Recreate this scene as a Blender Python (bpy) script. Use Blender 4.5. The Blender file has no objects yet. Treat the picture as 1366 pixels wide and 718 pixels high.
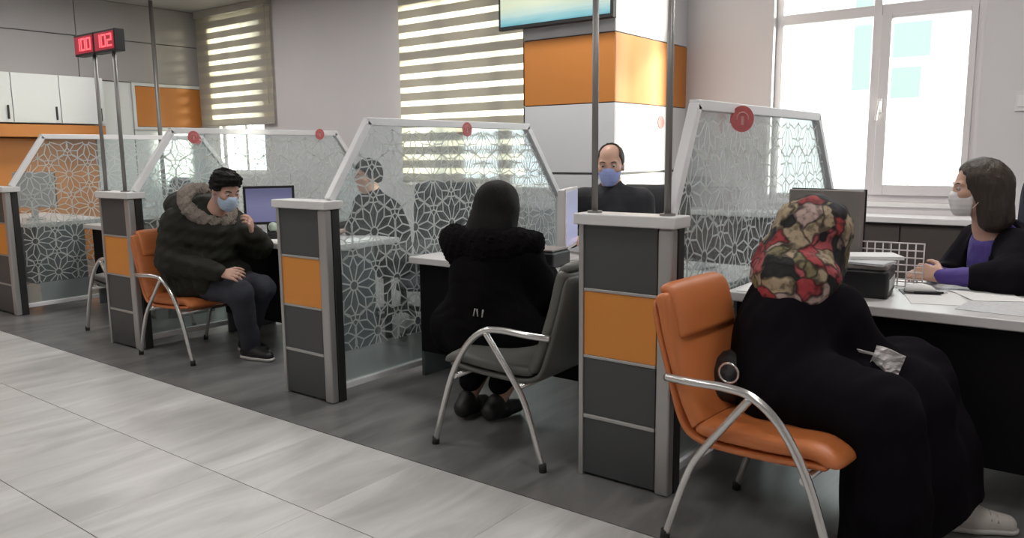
import bpy, bmesh, math, random
import numpy as np
from mathutils import Vector, Matrix
random.seed(7)
R = math.radians
PI = math.pi
scene = bpy.context.scene
COL = scene.collection

# ------------------------------------------------------------------ camera
cam_d = bpy.data.cameras.new('camera')
cam_d.sensor_fit = 'HORIZONTAL'
cam_d.sensor_width = 36.0
cam_d.lens = 36.0 * 1045.9 / 1366.0
cam = bpy.data.objects.new('camera', cam_d)
COL.objects.link(cam)
_pi, _ro, _ya = R(8.4616), R(-0.5837), R(-37.291)
_d = Vector((math.sin(_ya)*math.cos(_pi), math.cos(_ya)*math.cos(_pi), -math.sin(_pi)))
_r = Vector((math.cos(_ya), -math.sin(_ya), 0.0))
_u = _r.cross(_d)
_r2 = _r*math.cos(_ro) + _u*math.sin(_ro)
_u2 = -_r*math.sin(_ro) + _u*math.cos(_ro)
_M = Matrix((_r2, _u2, -_d)).transposed().to_4x4()
_M.translation = Vector((1.6899, -2.6637, 1.3427))
cam.matrix_world = _M
cam_d.clip_start = 0.05
scene.camera = cam

# ------------------------------------------------------------------ world, sun, exposure
world = bpy.data.worlds.new('overcast_sky')
scene.world = world
world.use_nodes = True
_bg = world.node_tree.nodes['Background']
_bg.inputs['Color'].default_value = (0.93, 0.97, 1.0, 1)
_bg.inputs['Strength'].default_value = 5.0
sun_d = bpy.data.lights.new('sun', 'SUN')
sun_d.energy = 45.0
sun_d.angle = R(12.0)
sun_d.color = (1.0, 0.93, 0.8)
sun = bpy.data.objects.new('sun', sun_d)
COL.objects.link(sun)
sun.rotation_euler = Vector((-1.0, -0.60, -0.14)).to_track_quat('-Z', 'Y').to_euler()
sun.location = (6, 8, 3)
LAMP_POWER = 24.0
scene.view_settings.view_transform = 'Standard'
scene.view_settings.look = 'None'
scene.view_settings.exposure = -0.30
scene.view_settings.gamma = 1.0
scene.view_settings.use_curve_mapping = False
scene.cycles.use_denoising = True
scene.cycles.max_bounces = 10
scene.cycles.transparent_max_bounces = 24
scene.cycles.sample_clamp_indirect = 6.0

# ------------------------------------------------------------------ materials
def new_mat(name):
    m = bpy.data.materials.new(name)
    m.use_nodes = True
    nt = m.node_tree
    return m, nt, nt.nodes['Principled BSDF']

def mat(name, col, rough=0.6, metal=0.0, var=0.06, scale=12.0, bump=0.0, bscale=60.0, coat=0.0, sheen=0.0, spec=0.5):
    m, nt, b = new_mat(name)
    tc = nt.nodes.new('ShaderNodeTexCoord')
    n = nt.nodes.new('ShaderNodeTexNoise')
    n.inputs['Scale'].default_value = scale
    n.inputs['Detail'].default_value = 4
    nt.links.new(tc.outputs['Object'], n.inputs['Vector'])
    mx = nt.nodes.new('ShaderNodeMix'); mx.data_type = 'RGBA'
    mx.inputs['A'].default_value = tuple(c*(1-var) for c in col) + (1,)
    mx.inputs['B'].default_value = tuple(min(1, c*(1+var)) for c in col) + (1,)
    nt.links.new(n.outputs['Fac'], mx.inputs['Factor'])
    nt.links.new(mx.outputs['Result'], b.inputs['Base Color'])
    b.inputs['Roughness'].default_value = rough
    b.inputs['Metallic'].default_value = metal
    b.inputs['Coat Weight'].default_value = coat
    b.inputs['Sheen Weight'].default_value = sheen
    b.inputs['Specular IOR Level'].default_value = spec
    if bump:
        n2 = nt.nodes.new('ShaderNodeTexNoise')
        n2.inputs['Scale'].default_value = bscale
        n2.inputs['Detail'].default_value = 3
        nt.links.new(tc.outputs['Object'], n2.inputs['Vector'])
        bp = nt.nodes.new('ShaderNodeBump')
        bp.inputs['Strength'].default_value = bump
        bp.inputs['Distance'].default_value = 0.01
        nt.links.new(n2.outputs['Fac'], bp.inputs['Height'])
        nt.links.new(bp.outputs['Normal'], b.inputs['Normal'])
    return m

def emit_mat(name, col, strength):
    m, nt, b = new_mat(name)
    b.inputs['Base Color'].default_value = (0.02, 0.02, 0.02, 1)
    b.inputs['Emission Color'].default_value = col + (1,)
    b.inputs['Emission Strength'].default_value = strength
    return m

def stone_mat(name, c1, c2, rough, sc=(0.7, 2.6, 1.0), rot=0.5):
    """streaky polished tile; every tile shifts the veins by its own random number"""
    m, nt, b = new_mat(name)
    geo = nt.nodes.new('ShaderNodeNewGeometry')
    oi = nt.nodes.new('ShaderNodeObjectInfo')
    mp = nt.nodes.new('ShaderNodeMapping')
    mp.inputs['Scale'].default_value = sc
    mp.inputs['Rotation'].default_value = (0, 0, rot)
    ad = nt.nodes.new('ShaderNodeVectorMath'); ad.operation = 'ADD'
    ml = nt.nodes.new('ShaderNodeMath'); ml.operation = 'MULTIPLY'; ml.inputs[1].default_value = 37.0
    nt.links.new(oi.outputs['Random'], ml.inputs[0])
    nt.links.new(geo.outputs['Position'], mp.inputs['Vector'])
    nt.links.new(mp.outputs['Vector'], ad.inputs[0])
    nt.links.new(ml.outputs[0], ad.inputs[1])
    n = nt.nodes.new('ShaderNodeTexNoise')
    n.inputs['Scale'].default_value = 2.2; n.inputs['Detail'].default_value = 7
    n.inputs['Roughness'].default_value = 0.6; n.inputs['Distortion'].default_value = 0.8
    nt.links.new(ad.outputs[0], n.inputs['Vector'])
    rp = nt.nodes.new('ShaderNodeValToRGB')
    rp.color_ramp.elements[0].position = 0.3; rp.color_ramp.elements[0].color = c1 + (1,)
    rp.color_ramp.elements[1].position = 0.7; rp.color_ramp.elements[1].color = c2 + (1,)
    nt.links.new(n.outputs['Fac'], rp.inputs['Fac'])
    nt.links.new(rp.outputs['Color'], b.inputs['Base Color'])
    b.inputs['Roughness'].default_value = rough
    return m

def glass_mat(name, haze=0.06, tint=(0.95, 0.98, 0.97), gloss=0.6):
    m, nt, b = new_mat(name)
    nt.nodes.remove(b)
    out = nt.nodes['Material Output']
    tr = nt.nodes.new('ShaderNodeBsdfTransparent'); tr.inputs['Color'].default_value = tint + (1,)
    gl = nt.nodes.new('ShaderNodeBsdfGlossy'); gl.inputs['Roughness'].default_value = 0.03
    df = nt.nodes.new('ShaderNodeBsdfDiffuse'); df.inputs['Color'].default_value = (0.8, 0.85, 0.84, 1)
    fr = nt.nodes.new('ShaderNodeFresnel'); fr.inputs['IOR'].default_value = 1.35
    mu = nt.nodes.new('ShaderNodeMath'); mu.operation = 'MULTIPLY'; mu.inputs[1].default_value = gloss
    m1 = nt.nodes.new('ShaderNodeMixShader'); m2 = nt.nodes.new('ShaderNodeMixShader')
    m1.inputs[0].default_value = haze
    nt.links.new(tr.outputs[0], m1.inputs[1]); nt.links.new(df.outputs[0], m1.inputs[2])
    nt.links.new(fr.outputs[0], mu.inputs[0]); nt.links.new(mu.outputs[0], m2.inputs[0])
    nt.links.new(m1.outputs[0], m2.inputs[1]); nt.links.new(gl.outputs[0], m2.inputs[2])
    nt.links.new(m2.outputs[0], out.inputs['Surface'])
    return m

def fabric_light_mat(name, col, transl, transp=0.0):
    """blind cloth: some light passes through it"""
    m, nt, b = new_mat(name)
    nt.nodes.remove(b)
    out = nt.nodes['Material Output']
    tc = nt.nodes.new('ShaderNodeTexCoord')
    n = nt.nodes.new('ShaderNodeTexNoise'); n.inputs['Scale'].default_value = 5
    nt.links.new(tc.outputs['Object'], n.inputs['Vector'])
    mx = nt.nodes.new('ShaderNodeMix'); mx.data_type = 'RGBA'
    mx.inputs['A'].default_value = tuple(c*0.93 for c in col) + (1,)
    mx.inputs['B'].default_value = col + (1,)
    nt.links.new(n.outputs['Fac'], mx.inputs['Factor'])
    df = nt.nodes.new('ShaderNodeBsdfDiffuse'); tl = nt.nodes.new('ShaderNodeBsdfTranslucent'); tp = nt.nodes.new('ShaderNodeBsdfTransparent')
    nt.links.new(mx.outputs['Result'], df.inputs['Color']); nt.links.new(mx.outputs['Result'], tl.inputs['Color'])
    tp.inputs['Color'].default_value = (1.0, 0.97, 0.88, 1)
    m1 = nt.nodes.new('ShaderNodeMixShader'); m1.inputs[0].default_value = transl
    m2 = nt.nodes.new('ShaderNodeMixShader'); m2.inputs[0].default_value = transp
    nt.links.new(df.outputs[0], m1.inputs[1]); nt.links.new(tl.outputs[0], m1.inputs[2])
    nt.links.new(m1.outputs[0], m2.inputs[1]); nt.links.new(tp.outputs[0], m2.inputs[2])
    nt.links.new(m2.outputs[0], out.inputs['Surface'])
    return m

def floral_mat(name):
    m, nt, b = new_mat(name)
    tc = nt.nodes.new('ShaderNodeTexCoord')
    n = nt.nodes.new('ShaderNodeTexNoise'); n.inputs['Scale'].default_value = 9; n.inputs['Detail'].default_value = 2
    nt.links.new(tc.outputs['Object'], n.inputs['Vector'])
    mv = nt.nodes.new('ShaderNodeVectorMath'); mv.operation = 'MULTIPLY_ADD'
    mv.inputs[1].default_value = (0.14, 0.14, 0.14)
    nt.links.new(n.outputs['Color'], mv.inputs[0]); nt.links.new(tc.outputs['Object'], mv.inputs[2])
    v = nt.nodes.new('ShaderNodeTexVoronoi'); v.inputs['Scale'].default_value = 13
    nt.links.new(mv.outputs[0], v.inputs['Vector'])
    sp = nt.nodes.new('ShaderNodeSeparateColor'); nt.links.new(v.outputs['Color'], sp.inputs[0])
    rp = nt.nodes.new('ShaderNodeValToRGB'); cr = rp.color_ramp; cr.interpolation = 'CONSTANT'
    stops = [(0.0, (0.012, 0.010, 0.012)), (0.20, (0.40, 0.31, 0.20)), (0.36, (0.36, 0.040, 0.045)), (0.56, (0.014, 0.012, 0.014)),
             (0.70, (0.46, 0.33, 0.29)), (0.79, (0.20, 0.17, 0.08)), (0.88, (0.40, 0.08, 0.09))]
    cr.elements[0].position = 0; cr.elements[0].color = stops[0][1] + (1,)
    cr.elements[1].position = stops[1][0]; cr.elements[1].color = stops[1][1] + (1,)
    for p, c in stops[2:]:
        e = cr.elements.new(p); e.color = c + (1,)
    nt.links.new(sp.outputs[0], rp.inputs['Fac'])
    ve = nt.nodes.new('ShaderNodeTexVoronoi'); ve.feature = 'DISTANCE_TO_EDGE'; ve.inputs['Scale'].default_value = 13
    nt.links.new(mv.outputs[0], ve.inputs['Vector'])
    re_ = nt.nodes.new('ShaderNodeValToRGB'); re_.color_ramp.elements[0].position = 0.03; re_.color_ramp.elements[1].position = 0.10
    re_.color_ramp.elements[0].color = (0.03, 0.025, 0.025, 1)
    nt.links.new(ve.outputs['Distance'], re_.inputs['Fac'])
    me_ = nt.nodes.new('ShaderNodeMix'); me_.data_type = 'RGBA'; me_.blend_type = 'MULTIPLY'; me_.inputs['Factor'].default_value = 0.8
    nt.links.new(rp.outputs['Color'], me_.inputs['A']); nt.links.new(re_.outputs['Color'], me_.inputs['B'])
    n2 = nt.nodes.new('ShaderNodeTexNoise'); n2.inputs['Scale'].default_value = 38; n2.inputs['Detail'].default_value = 3
    nt.links.new(tc.outputs['Object'], n2.inputs['Vector'])
    mx = nt.nodes.new('ShaderNodeMix'); mx.data_type = 'RGBA'; mx.blend_type = 'MULTIPLY'
    mx.inputs['Factor'].default_value = 0.7
    r2 = nt.nodes.new('ShaderNodeValToRGB'); r2.color_ramp.elements[0].position = 0.36; r2.color_ramp.elements[1].position = 0.52
    r2.color_ramp.elements[0].color = (0.15, 0.13, 0.12, 1)
    nt.links.new(n2.outputs['Fac'], r2.inputs['Fac'])
    nt.links.new(me_.outputs['Result'], mx.inputs['A']); nt.links.new(r2.outputs['Color'], mx.inputs['B'])
    nt.links.new(mx.outputs['Result'], b.inputs['Base Color'])
    b.inputs['Roughness'].default_value = 0.75
    return m

def screen_mat(name, stops, strength, axis='Z'):
    """flat picture on a screen: soft bands of colour"""
    m, nt, b = new_mat(name)
    tc = nt.nodes.new('ShaderNodeTexCoord')
    sx = nt.nodes.new('ShaderNodeSeparateXYZ'); nt.links.new(tc.outputs['Generated'], sx.inputs[0])
    n = nt.nodes.new('ShaderNodeTexNoise'); n.inputs['Scale'].default_value = 6
    mp = nt.nodes.new('ShaderNodeMapping'); mp.inputs['Scale'].default_value = (0.6, 0.6, 3)
    nt.links.new(tc.outputs['Generated'], mp.inputs['Vector']); nt.links.new(mp.outputs[0], n.inputs['Vector'])
    md = nt.nodes.new('ShaderNodeMath'); md.operation = 'MULTIPLY_ADD'; md.inputs[1].default_value = 0.1; md.inputs[2].default_value = -0.05
    nt.links.new(n.outputs['Fac'], md.inputs[0])
    ad = nt.nodes.new('ShaderNodeMath'); ad.operation = 'ADD'
    nt.links.new(sx.outputs[axis], ad.inputs[0]); nt.links.new(md.outputs[0], ad.inputs[1])
    rp = nt.nodes.new('ShaderNodeValToRGB')
    cr = rp.color_ramp
    cr.elements[0].position = stops[0][0]; cr.elements[0].color = stops[0][1] + (1,)
    cr.elements[1].position = stops[1][0]; cr.elements[1].color = stops[1][1] + (1,)
    for p, c in stops[2:]:
        e = cr.elements.new(p); e.color = c + (1,)
    nt.links.new(ad.outputs[0], rp.inputs['Fac'])
    b.inputs['Base Color'].default_value = (0.02, 0.02, 0.02, 1)
    nt.links.new(rp.outputs['Color'], b.inputs['Emission Color'])
    b.inputs['Emission Strength'].default_value = strength
    b.inputs['Roughness'].default_value = 0.2
    return m

def hair_mat(name, col, rough, spec):
    m, nt, b = new_mat(name)
    tc = nt.nodes.new('ShaderNodeTexCoord'); mp = nt.nodes.new('ShaderNodeMapping'); mp.inputs['Scale'].default_value = (1, 1, 0.07)
    n = nt.nodes.new('ShaderNodeTexNoise'); n.inputs['Scale'].default_value = 170; n.inputs['Detail'].default_value = 3; n.inputs['Distortion'].default_value = 0.4
    nt.links.new(tc.outputs['Object'], mp.inputs['Vector']); nt.links.new(mp.outputs[0], n.inputs['Vector'])
    mx = nt.nodes.new('ShaderNodeMix'); mx.data_type = 'RGBA'
    mx.inputs['A'].default_value = tuple(c*0.5 for c in col)+(1,); mx.inputs['B'].default_value = tuple(c*1.6 for c in col)+(1,)
    nt.links.new(n.outputs['Fac'], mx.inputs['Factor']); nt.links.new(mx.outputs['Result'], b.inputs['Base Color'])
    bp = nt.nodes.new('ShaderNodeBump'); bp.inputs['Strength'].default_value = 0.6; bp.inputs['Distance'].default_value = 0.006
    nt.links.new(n.outputs['Fac'], bp.inputs['Height']); nt.links.new(bp.outputs['Normal'], b.inputs['Normal'])
    b.inputs['Roughness'].default_value = rough; b.inputs['Specular IOR Level'].default_value = spec
    return m

M = {
 'wall': mat('wall_paint', (0.56, 0.55, 0.55), 0.85, var=0.03, scale=2),
 'wall_pink': mat('wall_paint_cool', (0.69, 0.665, 0.675), 0.85, var=0.03, scale=2),
 'ceiling': mat('ceiling_paint', (0.42, 0.41, 0.41), 0.9, var=0.02),
 'panel_grey': mat('wall_panel_grey', (0.36, 0.345, 0.34), 0.6, var=0.03, scale=2),
 'panel_white': mat('wall_panel_white', (0.66, 0.68, 0.67), 0.5, var=0.03, scale=2),
 'panel_pale': mat('column_panel_pale', (0.62, 0.62, 0.64), 0.45, var=0.03, scale=2),
 'groove': mat('groove_dark', (0.10, 0.10, 0.10), 0.8),
 'orange_wall': mat('wall_panel_orange', (0.52, 0.19, 0.035), 0.5, var=0.05, scale=3),
 'tile': stone_mat('polished_light_tile', (0.44, 0.435, 0.425), (0.66, 0.655, 0.64), 0.36, sc=(2.8, 0.6, 1.0), rot=0.2),
 'tile_dark': stone_mat('dark_grey_stone_floor', (0.10, 0.098, 0.097), (0.23, 0.226, 0.223), 0.3, sc=(2.2, 0.5, 1.0), rot=0.25),
 'grout': mat('grout', (0.25, 0.24, 0.23), 0.9),
 'pvc': mat('window_pvc', (0.74, 0.71, 0.72), 0.4, var=0.02),
 'sill': mat('sill_stone', (0.82, 0.80, 0.80), 0.35, var=0.03),
 'dark_cabinet': mat('dark_brown_cabinet', (0.075, 0.06, 0.055), 0.6),
 'glass': glass_mat('partition_glass', 0.065, (0.93, 0.97, 0.98)),
 'frost': glass_mat('frosted_glass_band', 0.16),
 'window_glass': glass_mat('window_glass', 0.0, (0.97, 1.0, 0.99), 0.5),
 'vinyl': fabric_light_mat('white_lattice_vinyl', (0.80, 0.83, 0.83), 0.5, 0.25),
 'frame_white': mat('partition_frame_white', (0.80, 0.80, 0.81), 0.35, var=0.02),
 'silver': mat('brushed_aluminium', (0.44, 0.43, 0.42), 0.4, metal=0.6, var=0.03),
 'cap': mat('cap_light_grey', (0.68, 0.67, 0.66), 0.4, var=0.02),
 'charcoal': mat('panel_charcoal', (0.060, 0.063, 0.065), 0.5, var=0.05),
 'orange_panel': mat('panel_orange', (0.68, 0.255, 0.04), 0.45, var=0.04, scale=4),
 'edge_dark': mat('edge_dark', (0.02, 0.02, 0.02), 0.5),
 'sticker': mat('sticker_red', (0.55, 0.13, 0.13), 0.5, var=0.25, scale=30),
 'sticker_pale': mat('sticker_print_pale', (0.66, 0.32, 0.31), 0.5, var=0.1),
 'pole': mat('pole_steel', (0.26, 0.25, 0.24), 0.45, metal=0.5, var=0.03),
 'black': mat('black_plastic', (0.012, 0.012, 0.013), 0.45),
 'led': emit_mat('led_red', (1.0, 0.05, 0.06), 5.0),
 'led_back': emit_mat('led_face', (0.8, 0.02, 0.06), 0.5),
 'worktop': mat('worktop_white', (0.66, 0.64, 0.63), 0.3, var=0.03),
 'desk_black': mat('desk_front_black', (0.007, 0.006, 0.007), 0.6, spec=0.12),
 'desk_slate': mat('desk_side_slate', (0.085, 0.10, 0.105), 0.55),
 'orange_leather': mat('orange_leather', (0.57, 0.175, 0.052), 0.42, var=0.07, bump=0.15, bscale=240),
 'grey_leather': mat('grey_leather', (0.105, 0.105, 0.095), 0.45, var=0.07, bump=0.15, bscale=240),
 'chrome': mat('satin_chrome', (0.66, 0.65, 0.63), 0.24, metal=0.85, var=0.02),
 'rubber': mat('rubber_black', (0.02, 0.02, 0.02), 0.8),
 'office_black': mat('office_chair_black', (0.018, 0.018, 0.022), 0.75, bump=0.2, bscale=300),
 'navy': mat('navy_fabric', (0.018, 0.022, 0.038), 0.8, bump=0.2, bscale=300),
 'skin': mat('skin', (0.56, 0.33, 0.24), 0.5, var=0.06, scale=20),
 'skin_tan': mat('skin_tan', (0.50, 0.29, 0.22), 0.5, var=0.06, scale=20),
 'parka': mat('parka_olive', (0.016, 0.016, 0.011), 0.7, spec=0.25, var=0.2, bump=0.3, bscale=40),
 'fur': mat('hood_fur', (0.23, 0.195, 0.165), 0.95, var=0.35, scale=70, bump=0.8, bscale=160),
 'jeans': mat('jeans_dark', (0.030, 0.032, 0.045), 0.85, var=0.15, bump=0.2, bscale=200),
 'shoe_black': mat('shoe_black', (0.012, 0.012, 0.012), 0.5),
 'sole_white': mat('sole_white', (0.55, 0.53, 0.50), 0.6),
 'sneaker': mat('sneaker_white', (0.58, 0.54, 0.49), 0.65, var=0.1, scale=60),
 'hair_black': hair_mat('hair_black', (0.006, 0.005, 0.005), 0.65, 0.15),
 'hair_brown': hair_mat('hair_brown', (0.040, 0.028, 0.020), 0.45, 0.35),
 'hair_thin': mat('hair_thin', (0.05, 0.038, 0.03), 0.7, var=0.2, scale=80),
 'coat_black': mat('coat_black', (0.0055, 0.0048, 0.0055), 0.95, var=0.15, spec=0.06),
 'fur_black': mat('fur_black', (0.006, 0.005, 0.006), 0.95, var=0.2, bump=0.8, bscale=120, spec=0.06),
 'trousers_black': mat('trousers_black', (0.006, 0.005, 0.006), 0.9, spec=0.08),
 'robe_black': mat('robe_black', (0.0062, 0.005, 0.007), 0.9, var=0.15, bump=0.1, bscale=30, spec=0.08),
 'scarf': floral_mat('floral_headscarf'),
 'purple': mat('top_purple', (0.075, 0.045, 0.24), 0.75, var=0.1, bump=0.15, bscale=120),
 'cardigan': mat('cardigan_black', (0.007, 0.006, 0.008), 0.9, var=0.1, spec=0.08),
 'jacket_dark': mat('jacket_dark', (0.020, 0.020, 0.024), 0.85, var=0.1),
 'mask_white': mat('mask_white', (0.72, 0.69, 0.67), 0.7, var=0.03, bump=0.05, bscale=120),
 'mask_blue': mat('mask_blue', (0.30, 0.36, 0.66), 0.7, var=0.04),
 'mask_pale_blue': mat('mask_pale_blue', (0.42, 0.52, 0.66), 0.7, var=0.04),
 'eye': mat('eye_white', (0.42, 0.38, 0.36), 0.3),
 'iris': mat('eye_iris', (0.03, 0.02, 0.015), 0.2),
 'lip': mat('lip', (0.40, 0.16, 0.13), 0.5),
 'paper': mat('paper', (0.78, 0.77, 0.75), 0.8, var=0.03),
 'paper_grey': mat('paper_print', (0.56, 0.56, 0.57), 0.8, var=0.25, scale=50),
 'tissue': mat('tissue', (0.72, 0.68, 0.68), 0.9, var=0.05),
 'wire_white': mat('wire_white', (0.72, 0.66, 0.66), 0.4),
 'monitor_back': mat('monitor_back', (0.24, 0.21, 0.195), 0.5),
 'monitor_rim': mat('monitor_rim_grey', (0.42, 0.40, 0.39), 0.4),
 'screen_blue': screen_mat('screen_lavender', [(0.0, (0.30, 0.30, 0.55)), (0.5, (0.36, 0.36, 0.62)), (0.9, (0.22, 0.22, 0.42))], 0.55),
 'screen_pale': screen_mat('screen_pale', [(0.0, (0.55, 0.56, 0.80)), (0.5, (0.62, 0.64, 0.90)), (0.9, (0.55, 0.56, 0.75))], 0.75),
 'tv': screen_mat('tv_picture', [(0.0, (0.16, 0.50, 0.58)), (0.05, (0.30, 0.66, 0.72)), (0.14, (0.62, 0.84, 0.78)), (0.26, (0.84, 0.92, 0.66)), (0.8, (0.72, 0.90, 0.66))], 1.0),
 'device_green': mat('device_dome', (0.45, 0.55, 0.45), 0.3),
 'blind_opaque': fabric_light_mat('blind_band_opaque', (0.58, 0.55, 0.49), 0.30),
 'blind_sheer': fabric_light_mat('blind_band_sheer', (0.90, 0.86, 0.74), 0.6, 0.30),
 'blind_rail': mat('blind_rail', (0.50, 0.47, 0.42), 0.5),
 'facade': mat('facade_pale', (0.80, 0.80, 0.78), 0.9),
 'facade_green': mat('facade_green', (0.22, 0.30, 0.26), 0.7),
 'pavement': mat('pavement', (0.45, 0.45, 0.44), 0.9),
 'lamp_frame': mat('lamp_frame', (0.8, 0.8, 0.8), 0.5),
 'lamp_glow': emit_mat('lamp_diffuser', (1.0, 0.97, 0.92), 1.5),
 'bag': mat('handbag_black', (0.012, 0.011, 0.012), 0.5, bump=0.2, bscale=200),
}

# ------------------------------------------------------------------ mesh helpers
def B(): return bmesh.new()

def add_box(bm, x0, x1, y0, y1, z0, z1, mtx=None, mi=0):
    vs = [bm.verts.new(Vector(p)) for p in ((x0,y0,z0),(x1,y0,z0),(x1,y1,z0),(x0,y1,z0),(x0,y0,z1),(x1,y0,z1),(x1,y1,z1),(x0,y1,z1))]
    if mtx is not None:
        for v in vs: v.co = mtx @ v.co
    for f in ((0,3,2,1),(4,5,6,7),(0,1,5,4),(1,2,6,5),(2,3,7,6),(3,0,4,7)):
        fc = bm.faces.new([vs[i] for i in f]); fc.material_index = mi
    return vs

def add_tube(bm, pts, r, seg=10, cap=True, closed=False):
    pts = [Vector(p) for p in pts]
    rs = r if isinstance(r, (list, tuple)) else [r]*len(pts)
    n = len(pts); rings = []
    up = Vector((0, 0, 1))
    prev = None
    for i, p in enumerate(pts):
        if closed: t = (pts[(i+1) % n] - pts[i-1])
        else: t = pts[min(i+1, n-1)] - pts[max(i-1, 0)]
        t.normalize()
        if prev is None:
            a = t.orthogonal().normalized() if abs(t.dot(up)) > 0.95 else t.cross(up).normalized()
        else:
            a = (prev - t*prev.dot(t)).normalized()
        prev = a
        b = t.cross(a)
        rings.append([bm.verts.new(p + (a*math.cos(2*PI*k/seg) + b*math.sin(2*PI*k/seg))*rs[i]) for k in range(seg)])
    m = n if closed else n-1
    for i in range(m):
        A, Bq = rings[i], rings[(i+1) % n]
        for k in range(seg):
            f = bm.faces.new((A[k], A[(k+1) % seg], Bq[(k+1) % seg], Bq[k])); f.smooth = True
    if cap and not closed:
        bm.faces.new(list(reversed(rings[0]))); bm.faces.new(rings[-1])

def add_disc(bm, c, axis, r, h, seg=28, mi=0):
    """short cylinder centred on c along axis"""
    c = Vector(c); ax = Vector(axis).normalized()
    a = ax.orthogonal().normalized(); b = ax.cross(a)
    lo = [bm.verts.new(c - ax*h/2 + (a*math.cos(2*PI*k/seg)+b*math.sin(2*PI*k/seg))*r) for k in range(seg)]
    hi = [bm.verts.new(v.co + ax*h) for v in lo]
    for k in range(seg):
        f = bm.faces.new((lo[k], lo[(k+1)%seg], hi[(k+1)%seg], hi[k])); f.material_index = mi
    f = bm.faces.new(list(reversed(lo))); f.material_index = mi
    f = bm.faces.new(hi); f.material_index = mi

def smooth_path(pts, n=6):
    """Catmull-Rom through the points"""
    P = [Vector(p) for p in pts]; out = []
    for i in range(len(P)-1):
        p0 = P[max(i-1,0)]; p1 = P[i]; p2 = P[i+1]; p3 = P[min(i+2,len(P)-1)]
        for k in range(n):
            t = k/n
            out.append(0.5*((2*p1)+(p2-p0)*t+(2*p0-5*p1+4*p2-p3)*t*t+(3*p1-p0-3*p2+p3)*t**3))
    out.append(P[-1]); return out

def add_prism(bm, poly, plane, a0, a1, mi=0):
    """extrude polygon of 2-D points; plane 'XZ','YZ','XY'; a0..a1 along the remaining axis"""
    def pt(u, v, a):
        return {'XZ': (u, a, v), 'YZ': (a, u, v), 'XY': (u, v, a)}[plane]
    lo = [bm.verts.new(pt(u, v, a0)) for u, v in poly]
    hi = [bm.verts.new(pt(u, v, a1)) for u, v in poly]
    n = len(poly)
    f = bm.faces.new(lo); f.material_index = mi
    f = bm.faces.new(list(reversed(hi))); f.material_index = mi
    for i in range(n):
        f = bm.faces.new((lo[i], hi[i], hi[(i+1)%n], lo[(i+1)%n])); f.material_index = mi

def obj(name, bm, m, parent=None, bevel=0.0, segs=2, smooth=False, loc=None, recalc=True):
    if recalc: bmesh.ops.recalc_face_normals(bm, faces=bm.faces[:])
    if bevel:
        ed = [e for e in bm.edges if e.is_manifold and e.calc_face_angle(0) > 0.5]
        bmesh.ops.bevel(bm, geom=ed, offset=bevel, segments=segs, profile=0.5, affect='EDGES', clamp_overlap=True)
    me = bpy.data.meshes.new(name)
    bm.to_mesh(me); bm.free()
    ms = m if isinstance(m, (list, tuple)) else [m]
    for k in ms: me.materials.append(M[k] if isinstance(k, str) else k)
    if smooth or bevel:
        for p in me.polygons: p.use_smooth = True
        if hasattr(me, 'set_sharp_from_angle') and not smooth: me.set_sharp_from_angle(angle=R(50))
    o = bpy.data.objects.new(name, me)
    COL.objects.link(o)
    if loc: o.location = loc
    if parent is not None: o.parent = parent
    if bevel and not smooth:
        wn = o.modifiers.new('weighted_normal', 'WEIGHTED_NORMAL'); wn.mode = 'FACE_AREA'; wn.weight = 100
    return o

def boxo(name, b, m, parent=None, bevel=0.0):
    bm = B(); add_box(bm, *b); return obj(name, bm, m, parent, bevel)

def tag(o, label, cat, group=None):
    o['label'] = label; o['category'] = cat
    if group: o['group'] = group
    return o

def thing(name, label, cat, loc=(0,0,0), rotz=0.0, group=None):
    o = bpy.data.objects.new(name, None); COL.objects.link(o)
    o.empty_display_size = 0.1
    o.location = loc; o.rotation_euler = (0, 0, rotz)
    return tag(o, label, cat, group)

def structure(o):
    o['kind'] = 'structure'; return o

def dup(root, loc, rotz, label, group=None):
    r = root.copy(); COL.objects.link(r); r.location = loc; r.rotation_euler = (0, 0, rotz)
    r['label'] = label
    if group: r['group'] = group
    for ch in list(root.children):
        c = ch.copy(); COL.objects.link(c); c.parent = r
        for g in list(ch.children):
            d = g.copy(); COL.objects.link(d); d.parent = c
    return r

# ------------------------------------------------------------------ smooth volumes (for people)
def V3(*a): return np.array(a, dtype=np.float64)
def nrm(v):
    v = np.asarray(v, dtype=np.float64); return v/np.linalg.norm(v)

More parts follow.
